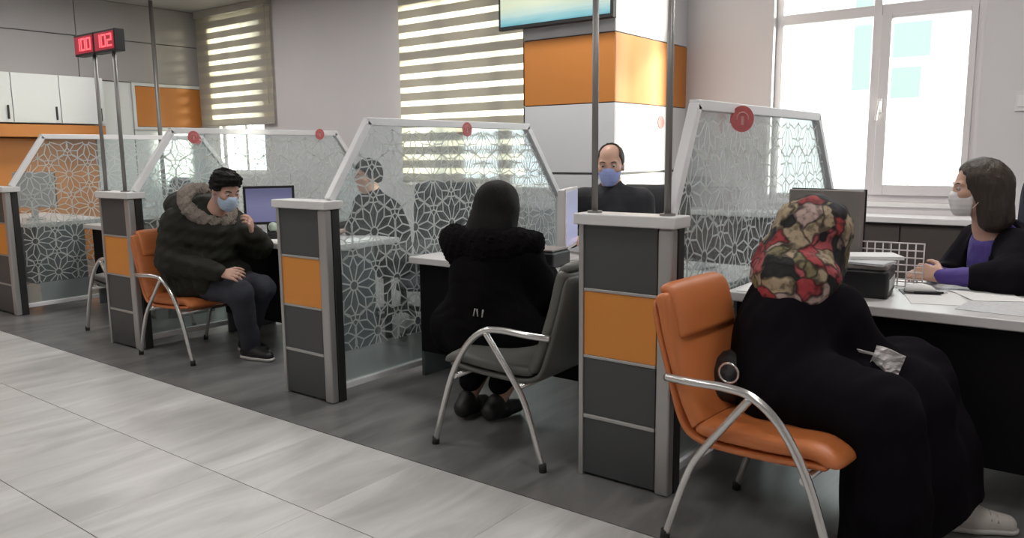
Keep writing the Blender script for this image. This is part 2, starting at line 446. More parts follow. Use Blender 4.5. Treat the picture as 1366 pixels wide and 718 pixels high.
class Sdf:
    def __init__(self): self.p = []; self.post = []; self.fold = None
    def rc(self, a, b, ra, rb, k=0.03, op='u'):
        self.p.append(('rc', np.asarray(a, float), np.asarray(b, float), ra, rb, k, op)); return self
    def chain(self, pts, rad, k=0.03):
        for i in range(len(pts)-1): self.rc(pts[i], pts[i+1], rad[i], rad[i+1], k)
        return self
    def ell(self, c, rot, r, k=0.03, op='u'):
        self.p.append(('el', np.asarray(c, float), np.asarray(rot, float), np.asarray(r, float), None, k, op)); return self
    def box_of(self):
        lo = np.full(3, 1e9); hi = -lo
        for q in self.p:
            if q[6] != 'u': continue
            if q[0] == 'rc':
                for c, r in ((q[1], q[3]), (q[2], q[4])):
                    lo = np.minimum(lo, c-r); hi = np.maximum(hi, c+r)
            else:
                e = np.sqrt(((q[2].T*q[3])**2).sum(1))
                lo = np.minimum(lo, q[1]-e); hi = np.maximum(hi, q[1]+e)
        return lo, hi
    def mesh_arrays(self, h, pad=0.03):
        lo, hi = self.box_of(); lo = lo-pad; hi = hi+pad
        n = np.ceil((hi-lo)/h).astype(int)+1
        ax = [lo[i]+np.arange(n[i])*h for i in range(3)]
        D = np.full(n, 0.08, dtype=np.float32)
        for q in self.p:
            k, op = q[5], q[6]; mg = 0.06+k
            if q[0] == 'rc':
                a, b, ra, rb = q[1:5]; rm = max(ra, rb)+mg
                l = np.minimum(a, b)-rm; u = np.maximum(a, b)+rm
            else:
                e = np.sqrt(((q[2].T*q[3])**2).sum(1)); l = q[1]-e-mg; u = q[1]+e+mg
            i0 = np.clip(np.floor((l-lo)/h).astype(int), 0, n-1); i1 = np.clip(np.ceil((u-lo)/h).astype(int)+1, 1, n)
            if (i1 <= i0).any(): continue
            sl = tuple(slice(i0[j], i1[j]) for j in range(3))
            X = ax[0][sl[0]][:, None, None]; Y = ax[1][sl[1]][None, :, None]; Z = ax[2][sl[2]][None, None, :]
            if q[0] == 'rc':
                ba = b-a; bb = ba@ba+1e-12
                t = np.clip(((X-a[0])*ba[0]+(Y-a[1])*ba[1]+(Z-a[2])*ba[2])/bb, 0, 1)
                d = np.sqrt((X-a[0]-t*ba[0])**2+(Y-a[1]-t*ba[1])**2+(Z-a[2]-t*ba[2])**2)-(ra+(rb-ra)*t)
            else:
                c, rot, r = q[1], q[2], q[3]
                L = [(X-c[0])*rot[j][0]+(Y-c[1])*rot[j][1]+(Z-c[2])*rot[j][2] for j in range(3)]
                k0 = np.sqrt(sum((L[j]/r[j])**2 for j in range(3))); k1 = np.sqrt(sum((L[j]/r[j]**2)**2 for j in range(3)))+1e-9
                d = k0*(k0-1)/k1
            d = d.astype(np.float32); C = D[sl]
            if op == 'u':
                hh = np.maximum(k-np.abs(C-d), 0)/k; D[sl] = np.minimum(C, d)-hh*hh*k*0.25
            else:
                d = -d; hh = np.maximum(k-np.abs(C-d), 0)/k; D[sl] = np.maximum(C, d)+hh*hh*k*0.25
        X = ax[0][:, None, None]; Y = ax[1][None, :, None]; Z = ax[2][None, None, :]
        if self.fold is not None: D = D + self.fold(X, Y, Z).astype(np.float32)
        for f in self.post: D = f(X, Y, Z, D).astype(np.float32)
        # closed at the border
        D[0], D[-1] = 1, 1; D[:, 0], D[:, -1] = 1, 1; D[:, :, 0], D[:, :, -1] = 1, 1
        return surface_nets(D, lo, h)

def surface_nets(D, org, h):
    s = D < 0
    nx, ny, nz = D.shape
    cnt = np.zeros((nx-1, ny-1, nz-1), np.int8)
    offs = [(i, j, k) for i in (0, 1) for j in (0, 1) for k in (0, 1)]
    for i, j, k in offs: cnt += s[i:nx-1+i, j:ny-1+j, k:nz-1+k]
    act = (cnt > 0) & (cnt < 8)
    ci = np.argwhere(act)
    idx = np.full(cnt.shape, -1, np.int64); idx[act] = np.arange(len(ci))
    val = {o: D[ci[:, 0]+o[0], ci[:, 1]+o[1], ci[:, 2]+o[2]].astype(np.float64) for o in offs}
    acc = np.zeros((len(ci), 3)); num = np.zeros(len(ci))
    for a in offs:
        for d in range(3):
            if a[d] == 1: continue
            b = list(a); b[d] = 1; b = tuple(b)
            va, vb = val[a], val[b]
            m = (va < 0) != (vb < 0)
            t = np.where(m, va/np.where(m, va-vb, 1), 0)
            p = np.tile(np.array(a, float), (len(ci), 1)); p[:, d] = t
            acc += p*m[:, None]; num += m
    verts = org+(ci+acc/num[:, None])*h
    quads = []
    for d in range(3):
        e1, e2 = [(1, 2), (2, 0), (0, 1)][d]
        sl0 = [slice(1, -1)]*3; sl1 = [slice(1, -1)]*3
        sl0[d] = slice(0, -1); sl1[d] = slice(1, None)
        A = s[tuple(sl0)]; Bq = s[tuple(sl1)]
        for sign in (0, 1):
            m = (A & ~Bq) if sign == 0 else (~A & Bq)
            q = np.argwhere(m)
            if not len(q): continue
            off = np.ones(3, int); off[d] = 0
            c = q+off
            def at(u, v):
                t = c.copy(); t[:, e1] -= u; t[:, e2] -= v
                return idx[t[:, 0], t[:, 1], t[:, 2]]
            f = np.stack([at(1, 1), at(0, 1), at(0, 0), at(1, 0)], 1)
            if sign: f = f[:, ::-1]
            quads.append(f)
    return verts, np.concatenate(quads)

def sdf_obj(name, S, h, m, parent, base=(0, 0, 0), relax=2):
    v, f = S.mesh_arrays(h)
    # light relaxing removes the grid steps
    if relax:
        e = np.concatenate([f[:, [0, 1]], f[:, [1, 2]], f[:, [2, 3]], f[:, [3, 0]]])
        for _ in range(relax):
            acc = np.zeros_like(v); n = np.zeros(len(v))
            np.add.at(acc, e[:, 0], v[e[:, 1]]); np.add.at(n, e[:, 0], 1)
            np.add.at(acc, e[:, 1], v[e[:, 0]]); np.add.at(n, e[:, 1], 1)
            v = 0.5*v+0.5*acc/np.maximum(n, 1)[:, None]
    v = v-np.asarray(base, float)
    me = bpy.data.meshes.new(name)
    me.vertices.add(len(v)); me.vertices.foreach_set('co', v.astype(np.float32).ravel())
    me.loops.add(len(f)*4); me.loops.foreach_set('vertex_index', f.astype(np.int32).ravel())
    me.polygons.add(len(f)); me.polygons.foreach_set('loop_start', np.arange(len(f), dtype=np.int32)*4)
    me.polygons.foreach_set('use_smooth', np.ones(len(f), dtype=bool))
    me.update(calc_edges=True); me.validate()
    me.materials.append(M[m])
    o = bpy.data.objects.new(name, me); COL.objects.link(o)
    if parent is not None: o.parent = parent
    return o

def folds(amp, freq, seed, stretch=(1, 1, 1)):
    rs = np.random.RandomState(seed)
    ks = [(rs.randn(3)*np.array(stretch)*freq*(1+0.6*i), rs.rand()*6.28, 1.0/(1+0.5*i)) for i in range(7)]
    def f(X, Y, Z):
        t = 0
        for k, ph, w in ks: t = t+w*np.sin(X*k[0]+Y*k[1]+Z*k[2]+ph)
        return t*amp/3.0
    return f

# ================================================================== SETTING
YW = 3.9          # back wall face
XL = -8.95        # left wall face
XR, YF, ZC = 3.4, -5.2, 3.36
# floor: grout bed, one slab of dark stone, and the light tiles one by one
fl = structure(boxo('floor', (XL-0.2, XR+0.2, YF-0.2, YW+0.2, -0.12, -0.006), 'grout'))
boxo('dark_floor_strip', (XL, XR, -0.306, YW, -0.006, 0.0), 'tile_dark', fl)
bm = B(); tw, td, g = 0.632, 0.584, 0.0014
add_box(bm, g*0.4, tw-g*0.4, -td+g*1.3, -g*1.3, -0.006, 0.0)
t0 = obj('tile', bm, 'tile', fl, bevel=0.0008, segs=1)
t0.location = (-14*tw, -0.31, 0)
for j in range(5):
    for i in range(-14, 5):
        if i == -14 and j == 0: continue
        c = t0.copy(); COL.objects.link(c); c.parent = fl
        c.location = (i*tw, -0.31-j*td, 0)
structure(boxo('ceiling', (XL-0.2, XR+0.2, YF-0.2, YW+0.2, ZC, ZC+0.1), 'ceiling'))
structure(boxo('wall_front', (XL-0.2, XR+0.2, YF-0.2, YF, -0.006, ZC), 'wall'))
structure(boxo('wall_right', (XR, XR+0.2, YF, YW, -0.006, ZC), 'wall_pink'))

# back wall with three window openings
WINS = [(-8.55, -7.5, 1.08, 3.2), (-4.8, -2.45, 0.98, 3.05), (-0.60, 0.90, 0.93, 3.05)]
bm = B(); xs = XL-0.2
for (a, b, z0, z1) in WINS:
    add_box(bm, xs, a, YW, YW+0.2, -0.006, ZC)
    add_box(bm, a, b, YW, YW+0.2, -0.006, z0); add_box(bm, a, b, YW, YW+0.2, z1, ZC)
    xs = b
add_box(bm, xs, XR+0.2, YW, YW+0.2, -0.006, ZC)
structure(obj('wall_back', bm, 'wall_pink'))

# left wall with its panels
wl = structure(boxo('wall_left', (XL-0.2, XL-0.02, YF-0.2, YW, -0.006, ZC), 'groove'))
def wpan(y0, y1, z0, z1, m, th=0.02):
    return boxo('wall_panel', (XL-0.02, XL-0.02+th, y0+0.006, y1-0.006, z0+0.006, z1-0.006), m, wl, bevel=0.003)
for y0, y1 in ((-5.2, -2.4), (-2.4, -0.1), (-0.1, 2.2), (2.2, YW)):
    wpan(y0, y1, 2.87, ZC, 'panel_grey'); wpan(y0, y1, 2.33, 2.87, 'panel_grey')
wpan(2.34, 2.86, 0.0, 2.33, 'panel_white')
wpan(2.90, YW, 1.74, 2.29, 'orange_wall', 0.03)['label'] = 'orange panel in a pale frame'
wpan(2.86, YW, 0.0, 1.70, 'panel_white')
for (y0, y1, z0, z1) in ((2.86, 2.90, 1.70, 2.33), (2.90, YW, 1.70, 1.74), (2.90, YW, 2.29, 2.33)):
    boxo('panel_frame', (XL-0.02, XL+0.02, y0, y1, z0, z1), 'panel_white', wl)
for y0, y1 in ((-5.2, -2.4), (-2.4, -0.1), (-0.1, 2.34)):
    wpan(y0, y1, 0.0, 1.58, 'orange_wall'); wpan(y0, y1, 1.58, 2.33, 'panel_white', 0.01)

# column with bands, standing out from the back wall
CX0, CX1, CY0 = -2.22, -1.36, 2.65
cl = structure(boxo('column', (CX0+0.012, CX1-0.012, CY0+0.012, YW, 0, ZC), 'groove'))
def cpan(face, z0, z1, m, a=None, b=None):
    if face == 'F': bx = (CX0, CX1, CY0, CY0+0.014, z0+0.004, z1-0.004)
    elif face == 'R': bx = (CX1-0.014, CX1, (a or CY0)+0.004, b or YW, z0+0.004, z1-0.004)
    else: bx = (CX0, CX0+0.014, CY0, YW, z0+0.004, z1-0.004)
    boxo('column_panel', bx, m, cl, bevel=0.002)
for f in 'FRL':
    cpan(f, 0.0, 1.165, 'panel_pale'); cpan(f, 1.175, 1.715, 'panel_pale'); cpan(f, 1.715, 2.236, 'orange_wall')
    cpan(f, 2.236, 2.85, 'panel_pale'); cpan(f, 2.85, ZC, 'panel_pale')

# windows: pvc frame, bars, panes
def window(n, a, b, z0, z1, mull, trans, sash=True):
    y0, y1 = YW+0.07, YW+0.13
    bm = B(); w = 0.055
    add_box(bm, a, a+w, y0, y1, z0, z1); add_box(bm, b-w, b, y0, y1, z0, z1)
    add_box(bm, a+w, b-w, y0, y1, z0, z0+w); add_box(bm, a+w, b-w, y0, y1, z1-w, z1)
    fr = structure(obj('window_%d' % n, bm, 'pvc', bevel=0.004))
    for m0, m1 in mull: boxo('mullion', (m0, m1, y0-0.01, y1, z0+w, z1-w), 'pvc', fr, 0.004)
    xs_ = [a+w]+[q for m in mull for q in m]+[b-w]
    for i in range(0, len(xs_), 2):
        p, q = xs_[i], xs_[i+1]
        boxo('transom', (p, q, y0-0.005, y1, trans-0.04, trans+0.04), 'pvc', fr, 0.004)
        boxo('glass_pane', (p, q, y0+0.025, y0+0.031, z0+w, trans-0.04), 'window_glass', fr)
        boxo('glass_pane', (p, q, y0+0.025, y0+0.031, trans+0.04, z1-w), 'window_glass', fr)
    return fr
window(1, -8.55, -7.5, 1.08, 3.2, [(-8.03, -7.97)], 2.45)
window(2, -4.8, -2.45, 0.98, 3.05, [(-4.06, -4.0), (-3.26, -3.2)], 2.45)
w3 = window(3, -0.60, 0.90, 0.93, 3.05, [(0.145, 0.205)], 2.385)
# opening sash of the right window with its handle
bm = B(); s0, s1, q0, q1 = 0.205, 0.845, 0.985, 2.345; sw = 0.075
add_box(bm, s0, s0+sw, YW+0.045, YW+0.115, q0, q1); add_box(bm, s1-sw+0.03, s1, YW+0.045, YW+0.115, q0, q1)
add_box(bm, s0+sw, s1-sw+0.03, YW+0.045, YW+0.115, q0, q0+0.08); add_box(bm, s0+sw, s1-sw+0.03, YW+0.045, YW+0.115, q1-0.03, q1)
sh = obj('sash', bm, 'pvc', w3, bevel=0.005)
bm = B(); add_box(bm, 0.21, 0.245, YW+0.02, YW+0.045, 1.62, 1.72); add_tube(bm, [(0.228, YW+0.015, 1.70), (0.222, YW+0.005, 1.66), (0.212, YW+0.005, 1.56)], [0.012, 0.012, 0.010])
obj('window_handle', bm, 'sill', sh, bevel=0.002)
boxo('window_ledge', (-0.60, 0.90, YW-0.02, YW+0.07, 0.90, 0.932), 'sill', w3, 0.004)
# window ledge running along the wall and the dark cabinets under it
tr = structure(boxo('trim_1', (-1.355, 1.75, YW-0.30, YW-0.001, 0.80, 0.845), 'sill', bevel=0.006))
cab = thing('low_cabinet', 'dark brown low cabinet run under the white window ledge', 'cabinet', (0.2, YW-0.15, 0))
boxo('body', (-1.55, 1.5, -0.10, 0.145, 0.0, 0.80), 'dark_cabinet', cab, 0.004)
for k in range(5):
    d = boxo('door', (-1.54+k*0.61, -0.94+k*0.61, -0.12, -0.10, 0.08, 0.78), 'dark_cabinet', cab, 0.004)
    boxo('handle', (-1.00+k*0.61, -0.985+k*0.61, -0.14, -0.12, 0.52, 0.66), 'chrome', d, 0.003)
structure(boxo('baseboard_back', (-7.4, CX0, YW-0.02, YW-0.001, 0.0, 0.09), 'panel_grey', bevel=0.003))

# ------------------------------------------------------------------ blinds
def blind(x0, x1, z0, z1, y, label):
    t = thing('zebra_blind', label, 'blind', ((x0+x1)/2, y, z0), group=None)
    L, Rr = x0-(x0+x1)/2, x1-(x0+x1)/2
    pitch, ho = 0.150, 0.088
    n = int((z1-z0)/pitch)
    for k in range(n+1):
        zb = k*pitch
        if zb+ho > z1-z0: break
        boxo('opaque_band', (L, Rr, -0.002, 0.002, zb, zb+ho), 'blind_opaque', t)
        boxo('sheer_band', (L, Rr, -0.001, 0.001, zb+ho, min(zb+pitch, z1-z0)), 'blind_sheer', t)
    bm = B(); add_tube(bm, [(L, 0, 0), (Rr, 0, 0)], 0.013)
    obj('bottom_bar', bm, 'blind_rail', t)
    boxo('cassette', (L, Rr, -0.03, 0.04, z1-z0, z1-z0+0.09), 'blind_rail', t, 0.008)
    bm = B(); add_tube(bm, [(Rr-0.05, -0.035, z1-z0+0.02), (Rr-0.05, -0.035, 0.25)], 0.004, 6)
    obj('pull_cord', bm, 'blind_rail', t)
blind(-8.92, -7.2, 1.76, 3.27, YW-0.05, 'cream striped zebra blind on the left window near the corner')
blind(-4.84, -2.75, 1.03, 3.27, YW-0.05, 'wide cream striped zebra blind behind the middle glass partition')

# ------------------------------------------------------------------ wall cupboard, television
cup = thing('wall_cupboard', 'white wall cupboard with dark handles above the orange shelf', 'cupboard', (XL, 0.5, 1.75))
boxo('body', (-0.005, 0.30, -1.9, 1.83, 0.0, 0.58), 'panel_white', cup, 0.003)
for k in range(7):
    y0 = -1.9+k*0.533
    d = boxo('door', (0.30, 0.32, y0+0.004, y0+0.529, 0.004, 0.576), 'panel_white', cup, 0.003)
    boxo('handle', (0.32, 0.345, y0+(0.47 if k % 2 else 0.47), y0+0.487, 0.04, 0.20), 'black', d, 0.003)
shf = tag(boxo('wall_shelf', (XL, XL+0.30, -1.4, 2.33, 1.585, 1.735), 'orange_wall', bevel=0.004), 'orange box shelf under the white wall cupboard', 'shelf')
tv = thing('television', 'flat television with bright pale picture on the orange banded column', 'television', (-1.855, 2.60, 2.32))
TW, TH = 0.535, 0.62
boxo('casing', (-TW, TW, -0.055, 0.0, 0, TH), 'black', tv, 0.006)
boxo('screen', (-TW+0.025, TW-0.025, -0.059, -0.054, 0.03, TH-0.025), 'tv', tv)
boxo('wall_mount', (-0.15, 0.15, 0.0, 0.055, 0.15, 0.45), 'black', tv)
pp = tag(obj('ceiling_pole', (lambda b: (add_tube(b, [(-8.55, 3.0, 0), (-8.55, 3.0, ZC)], 0.028, 12), b)[1])(B()), 'pole'), 'dark floor to ceiling pole in front of the orange wall panel', 'pole')

# ------------------------------------------------------------------ ceiling lamps (outside the frame, they light the hall)
def lamp(x, y, label, pw):
    t = thing('ceiling_lamp', label, 'lamp', (x, y, ZC), group='ceiling lamps over the hall')
    boxo('frame', (-0.31, 0.31, -0.31, 0.31, -0.03, 0.0), 'lamp_frame', t, 0.003)
    boxo('diffuser', (-0.28, 0.28, -0.28, 0.28, -0.034, -0.03), 'lamp_glow', t)
    ld = bpy.data.lights.new('lamp_light', 'AREA'); ld.shape = 'SQUARE'; ld.size = 0.55
    ld.energy = LAMP_POWER*pw; ld.color = (1.0, 0.975, 0.95)
    lo = bpy.data.objects.new('lamp_light', ld); COL.objects.link(lo); lo.parent = t; lo.location = (0, 0, -0.045)
for y, row, pw in ((-2.9, 'near the front wall', 0.8), (-0.9, 'over the light tiles', 0.8), (1.7, 'added over the counter desks to brighten the back wall', 1.9)):  # desk row is an added fill, brightening the back wall and the clerks
    for x, nth in ((-7.2, 'leftmost'), (-4.4, 'second from left'), (-1.6, 'third from left'), (1.2, 'rightmost')):
        lamp(x, y, 'square white ceiling lamp %s, %s of its row' % (row, nth), pw)

# ================================================================== PARTITIONS
PIL = [0.0, -1.98, -4.02, -6.07]
PW, PD, PH = 0.415, 0.10, 1.10
GX = 0.365
def lattice(poly, x, P=0.33, w=0.0085, oy=0.55, oz=0.62, nrm_x=1):
    """lines of a twelve petalled rosette pattern clipped to a convex polygon (Y,Z)"""
    segs = []
    a1 = np.array([P, 0.0]); a2 = np.array([P/2, P*math.sqrt(3)/2])
    def pol(c, r, d): return (c[0]+r*math.cos(R(d)), c[1]+r*math.sin(R(d)))
    for i in range(-14, 15):
        for j in range(-10, 11):
            c = np.array([oy, oz])+i*a1+j*a2
            if not (-0.5 < c[0] < 3 and -0.5 < c[1] < 2.2): continue
            ri, rs, rt = 0.085*P, 0.335*P, 0.5*P
            for k in range(12):
                a = 30*k
                p, q = pol(c, ri, a+15), pol(c, rs, a+15)
                segs += [(p, q), (pol(c, ri, a-15), p), (q, pol(c, rt, a)), (q, pol(c, rt, a+30))]
                if k % 2: segs.append((pol(c, rt, a), pol(c, P/math.sqrt(3), a)))
                # outer kites between neighbouring tips
                segs.append((pol(c, rt, a), pol(c, 0.535*P, a+15)))
                segs.append((pol(c, 0.535*P, a+15), pol(c, rt, a+30)))
    bm = B(); n = len(poly)
    for (p, q) in segs:
        t0, t1 = 0.0, 1.0; ok = True
        d = (q[0]-p[0], q[1]-p[1])
        for e in range(n):
            A, C = poly[e], poly[(e+1) % n]
            nx, ny = -(C[1]-A[1]), C[0]-A[0]          # inside is left of a counter-clockwise edge
            num = (p[0]-A[0])*nx+(p[1]-A[1])*ny; den = d[0]*nx+d[1]*ny
            if abs(den) < 1e-12:
                if num < 0: ok = False; break
                continue
            t = -num/den
            if den > 0: t0 = max(t0, t)
            else: t1 = min(t1, t)
        if not ok or t1-t0 < 1e-3: continue
        a = Vector((x, p[0]+d[0]*t0, p[1]+d[1]*t0)); b = Vector((x, p[0]+d[0]*t1, p[1]+d[1]*t1))
        u = (b-a); 
        if u.length < 1e-4: continue
        s = Vector((0, -u.z, u.y)).normalized()*w/2
        bm.faces.new([bm.verts.new(v) for v in (a-s, b-s, b+s, a+s)])
    return bm

def partition(X, label, Y1, stickers):
    t = thing('counter_partition', label, 'partition', (X, 0, 0), group='glass partitions between the counters')
    # end pillar
    boxo('post', (0, 0.022, 0, PD, 0, PH-0.045), 'silver', t, 0.004)
    boxo('post', (PW-0.065, PW-0.002, 0, 0.05, 0, PH-0.045), 'silver', t, 0.012)
    boxo('back_post', (PW-0.068, PW, 0.05, PD, 0, PH-0.045), 'edge_dark', t, 0.004)
    for z0, z1, m in ((0.012, 0.252, 'charcoal'), (0.268, 0.508, 'charcoal'), (0.520, 0.785, 'orange_panel'), (0.797, PH-0.045, 'charcoal')):
        p = boxo('infill_panel', (0.022, PW-0.068, 0.008, PD-0.008, z0, z1), m, t, 0.003)
        if m == 'orange_panel': p['label'] = 'orange infill panel'
    for z0, z1 in ((0.252, 0.268), (0.508, 0.520), (0.785, 0.797)):
        boxo('crossbar', (0.022, PW-0.068, 0.004, PD-0.004, z0, z1), 'silver', t, 0.002)
    boxo('cap', (-0.015, PW+0.015, -0.018, PD+0.018, PH-0.045, PH), 'cap', t, 0.006)
    # glazed wing
    Y2, Y3, Ht, Zl, zb = 1.86, 2.26, 1.52, 1.02, 0.07
    pts = [(0.075, PH), (Y1, Ht), (Y2, Ht), (Y3, Zl), (Y3, zb), (PD, zb)]
    fw, ft = 0.042, 0.042
    def bar(name, p, q, w=fw, ext=0.0):
        a = Vector((0, p[0], p[1])); b = Vector((0, q[0], q[1])); u = (b-a).normalized()
        a -= u*ext; b += u*ext
        s = Vector((0, -u.z, u.y))*w/2
        bm = B(); lo = [bm.verts.new(Vector((GX-ft/2, v.y, v.z))) for v in (a-s, b-s, b+s, a+s)]
        hi = [bm.verts.new(Vector((GX+ft/2, v.co.y, v.co.z))) for v in lo]
        bm.faces.new(lo); bm.faces.new(list(reversed(hi)))
        for i in range(4): bm.faces.new((lo[i], hi[i], hi[(i+1)%4], lo[(i+1)%4]))
        obj(name, bm, 'frame_white', t, 0.004)
    bar('frame_rail', pts[0], pts[1], ext=0.0); bar('frame_rail', pts[1], pts[2], ext=0.017)
    bar('frame_rail', pts[2], pts[3], ext=0.0); bar('frame_rail', pts[3], pts[4], ext=0.01); bar('frame_rail', pts[4], pts[5], 0.035)
    gp = [(PD, 0.08), (Y3-0.015, 0.08), (Y3-0.015, Zl), (Y2, Ht-0.01), (Y1, Ht-0.01), (PD, PH)]
    bm = B(); add_prism(bm, gp, 'YZ', GX-0.004, GX+0.004); g_ = obj('glass_pane', bm, 'glass', t)
    lp = [(PD+0.03, 0.26), (Y3-0.04, 0.26), (Y3-0.04, Zl-0.01), (Y2-0.01, Ht-0.04), (Y1+0.01, Ht-0.04), (PD+0.03, PH)]
    o = obj('lattice_film', lattice(lp, GX+0.0065), 'vinyl', t, recalc=False); o['kind'] = 'stuff'
    bm = B(); add_box(bm, GX+0.0055, GX+0.0062, PD+0.01, Y3-0.03, 0.09, 0.255); obj('frosted_band', bm, 'frost', t)
    for (sy, sz, r) in stickers:
        tw_ = Matrix.Identity(4)
        if r > 0.05: tw_ = Matrix.Translation((GX+0.043, sy, sz)) @ Matrix.Rotation(R(-38), 4, 'Z') @ Matrix.Translation((-GX-ft/2-0.003, -sy, -sz))   # the big one hangs turned from the rail
        bm = B(); add_disc(bm, (GX+ft/2+0.003, sy, sz), (1, 0, 0), r, 0.004); bm.transform(tw_)
        s = obj('round_sticker', bm, 'sticker', t)
        bm = B(); x = GX+ft/2+0.0056
        add_tube(bm, [(x, sy-r*0.5*math.cos(a), sz+r*0.5*math.sin(a)) for a in np.linspace(-0.4, 3.3, 9)], 0.003, 5)
        add_box(bm, x-0.001, x+0.001, sy-r*0.12, sy+r*0.12, sz-r*0.45, sz+r*0.2)
        bm.transform(tw_)
        obj('sticker_print', bm, 'sticker_pale', s)
    return t
partition(PIL[0], 'nearest glass partition with charcoal and orange pillar, beside the orange chair in front', 0.28, [(0.66, 1.475, 0.056)])
partition(PIL[1], 'second glass partition with charcoal and orange pillar, left of the woman in black coat', 0.37, [(1.19, 1.49, 0.045)])
partition(PIL[2], 'third glass partition with charcoal and orange pillar, beside the man in the parka', 0.38, [(0.53, 1.475, 0.045), (1.68, 1.51, 0.045)])
partition(PIL[3], 'farthest glass partition with its pillar cut by the left edge', 0.36, [(1.80, 1.50, 0.045)])
bm = B(); add_disc(bm, (CX1+0.003, 3.42, 1.58), (1, 0, 0), 0.055, 0.006)
tag(obj('round_sticker', bm, 'sticker'), 'faded red round sticker on the bright side of the column', 'sticker')

# number displays on twin poles
SEG = {'0': 'abcdef', '1': 'bc', '2': 'abged'}
def display(X, poles, boxes, texts, label):
    t = thing('number_display', label, 'display', (X, 0.05, PH))
    zt = 0.95
    for x in poles:
        bm = B(); add_tube(bm, [(x, 0, 0.0), (x, 0, zt)], 0.013, 12); add_disc(bm, (x, 0, 0.004), (0, 0, 1), 0.03, 0.008)
        obj('pole', bm, 'pole', t)
    for (x0, x1), tx in zip(boxes, texts):
        c = boxo('case', (x0, x1, -0.035, 0.035, zt-0.01, zt+0.135), 'black', t, 0.005)
        boxo('display_face', (x0+0.012, x1-0.012, -0.038, -0.034, zt+0.005, zt+0.12), 'led_back', c)
        bm = B(); n = len(tx); w = (x1-x0-0.05)/n
        for i, ch in enumerate(tx):
            a = x0+0.025+i*w+0.006; b = a+w-0.016; z0, z1 = zt+0.022, zt+0.105; zm = (z0+z1)/2; s = 0.009
            boxs = {'a': (a, b, z1-s, z1), 'd': (a, b, z0, z0+s), 'g': (a, b, zm-s/2, zm+s/2), 'b': (b-s, b, zm, z1), 'c': (b-s, b, z0, zm), 'f': (a, a+s, zm, z1), 'e': (a, a+s, z0, zm)}
            for q in SEG[ch]:
                u = boxs[q]; add_box(bm, u[0], u[1], -0.041, -0.038, u[2], u[3])
        d = obj('lit_digits', bm, 'led', c); d['label'] = 'glowing red digits'
display(PIL[2], (0.02, 0.29), [(-0.19, 0.092), (0.098, 0.385)], ['100', '102'], 'red lit number display on two thin poles above the third partition')
display(PIL[0], (0.045, 0.365), [(-0.10, 0.20), (0.21, 0.51)], ['100', '102'], 'two thin steel poles rising from the nearest pillar cap, display above the frame')

# ================================================================== DESKS
def desk(x0, x1, y0, y1, label):
    t = thing('counter_desk', label, 'desk', ((x0+x1)/2, (y0+y1)/2, 0), group='white topped counter desks')
    hx, hy = (x1-x0)/2, (y1-y0)/2
    boxo('worktop', (-hx, hx, -hy, hy, 0.70, 0.74), 'worktop', t, 0.006)
    boxo('front_panel', (-hx+0.03, hx-0.03, -hy+0.06, -hy+0.08, 0.16, 0.70), 'desk_black', t, 0.003)
    for s in (-1, 1):
        a, b = (hx-0.035, hx-0.01) if s > 0 else (-hx+0.01, -hx+0.035)
        boxo('side_panel', (a, b, -hy+0.08, hy*0.35, 0.0, 0.70), 'desk_slate', t, 0.003)
    for s in (-1, 1):
        boxo('leg', (s*(hx-0.06)-0.02, s*(hx-0.06)+0.02, hy-0.1, hy-0.06, 0, 0.70), 'desk_black', t, 0.003)
    return t
desk(0.40, 1.95, 0.55, 1.32, 'white topped counter desk with black front, before the clerk in purple')
desk(-1.58, 0.33, 0.62, 1.35, 'white topped counter desk before the balding man with blue mask')
desk(-3.63, -2.40, 0.62, 1.36, 'white topped counter desk beside the man in the parka')
desk(-5.68, -4.45, 0.62, 1.36, 'white topped counter desk seen behind the third glass partition')
desk(-7.70, -6.22, 0.36, 1.12, 'white topped counter desk seen through the farthest glass partition')

# ================================================================== VISITOR CHAIRS
def pad(bm, path, width, thick, nsec=20, ntaper=4):
    """cushion swept along an x-z path: rounded slab section"""
    P = smooth_path([(p[0], 0, p[1]) for p in path], 6)
    n = len(P); rings = []
    for i, p in enumerate(P):
        t = (P[min(i+1, n-1)]-P[max(i-1, 0)]).normalized()
        nn = Vector((-t.z, 0, t.x))
        e = min(i, n-1-i)/ntaper
        s = 1.0 if e >= 1 else math.sqrt(max(0.0, 1-(1-e)**2))*0.97+0.03
        sw = 1.0 if e >= 1 else 0.90+0.10*math.sqrt(max(0.0, 1-(1-e)**2))
        ring = []
        for k in range(nsec):
            a = 2*PI*k/nsec; ca, sa = math.cos(a), math.sin(a)
            cy = math.copysign(abs(ca)**0.35, ca)*width/2*sw
            cn = math.copysign(abs(sa)**0.6, sa)*thick/2*s
            ring.append(bm.verts.new(p+Vector((0, cy, 0))+nn*cn))
        rings.append(ring)
    for i in range(n-1):
        for k in range(nsec):
            f = bm.faces.new((rings[i][k], rings[i][(k+1) % nsec], rings[i+1][(k+1) % nsec], rings[i+1][k])); f.smooth = True
    bm.faces.new(list(reversed(rings[0]))); bm.faces.new(rings[-1])

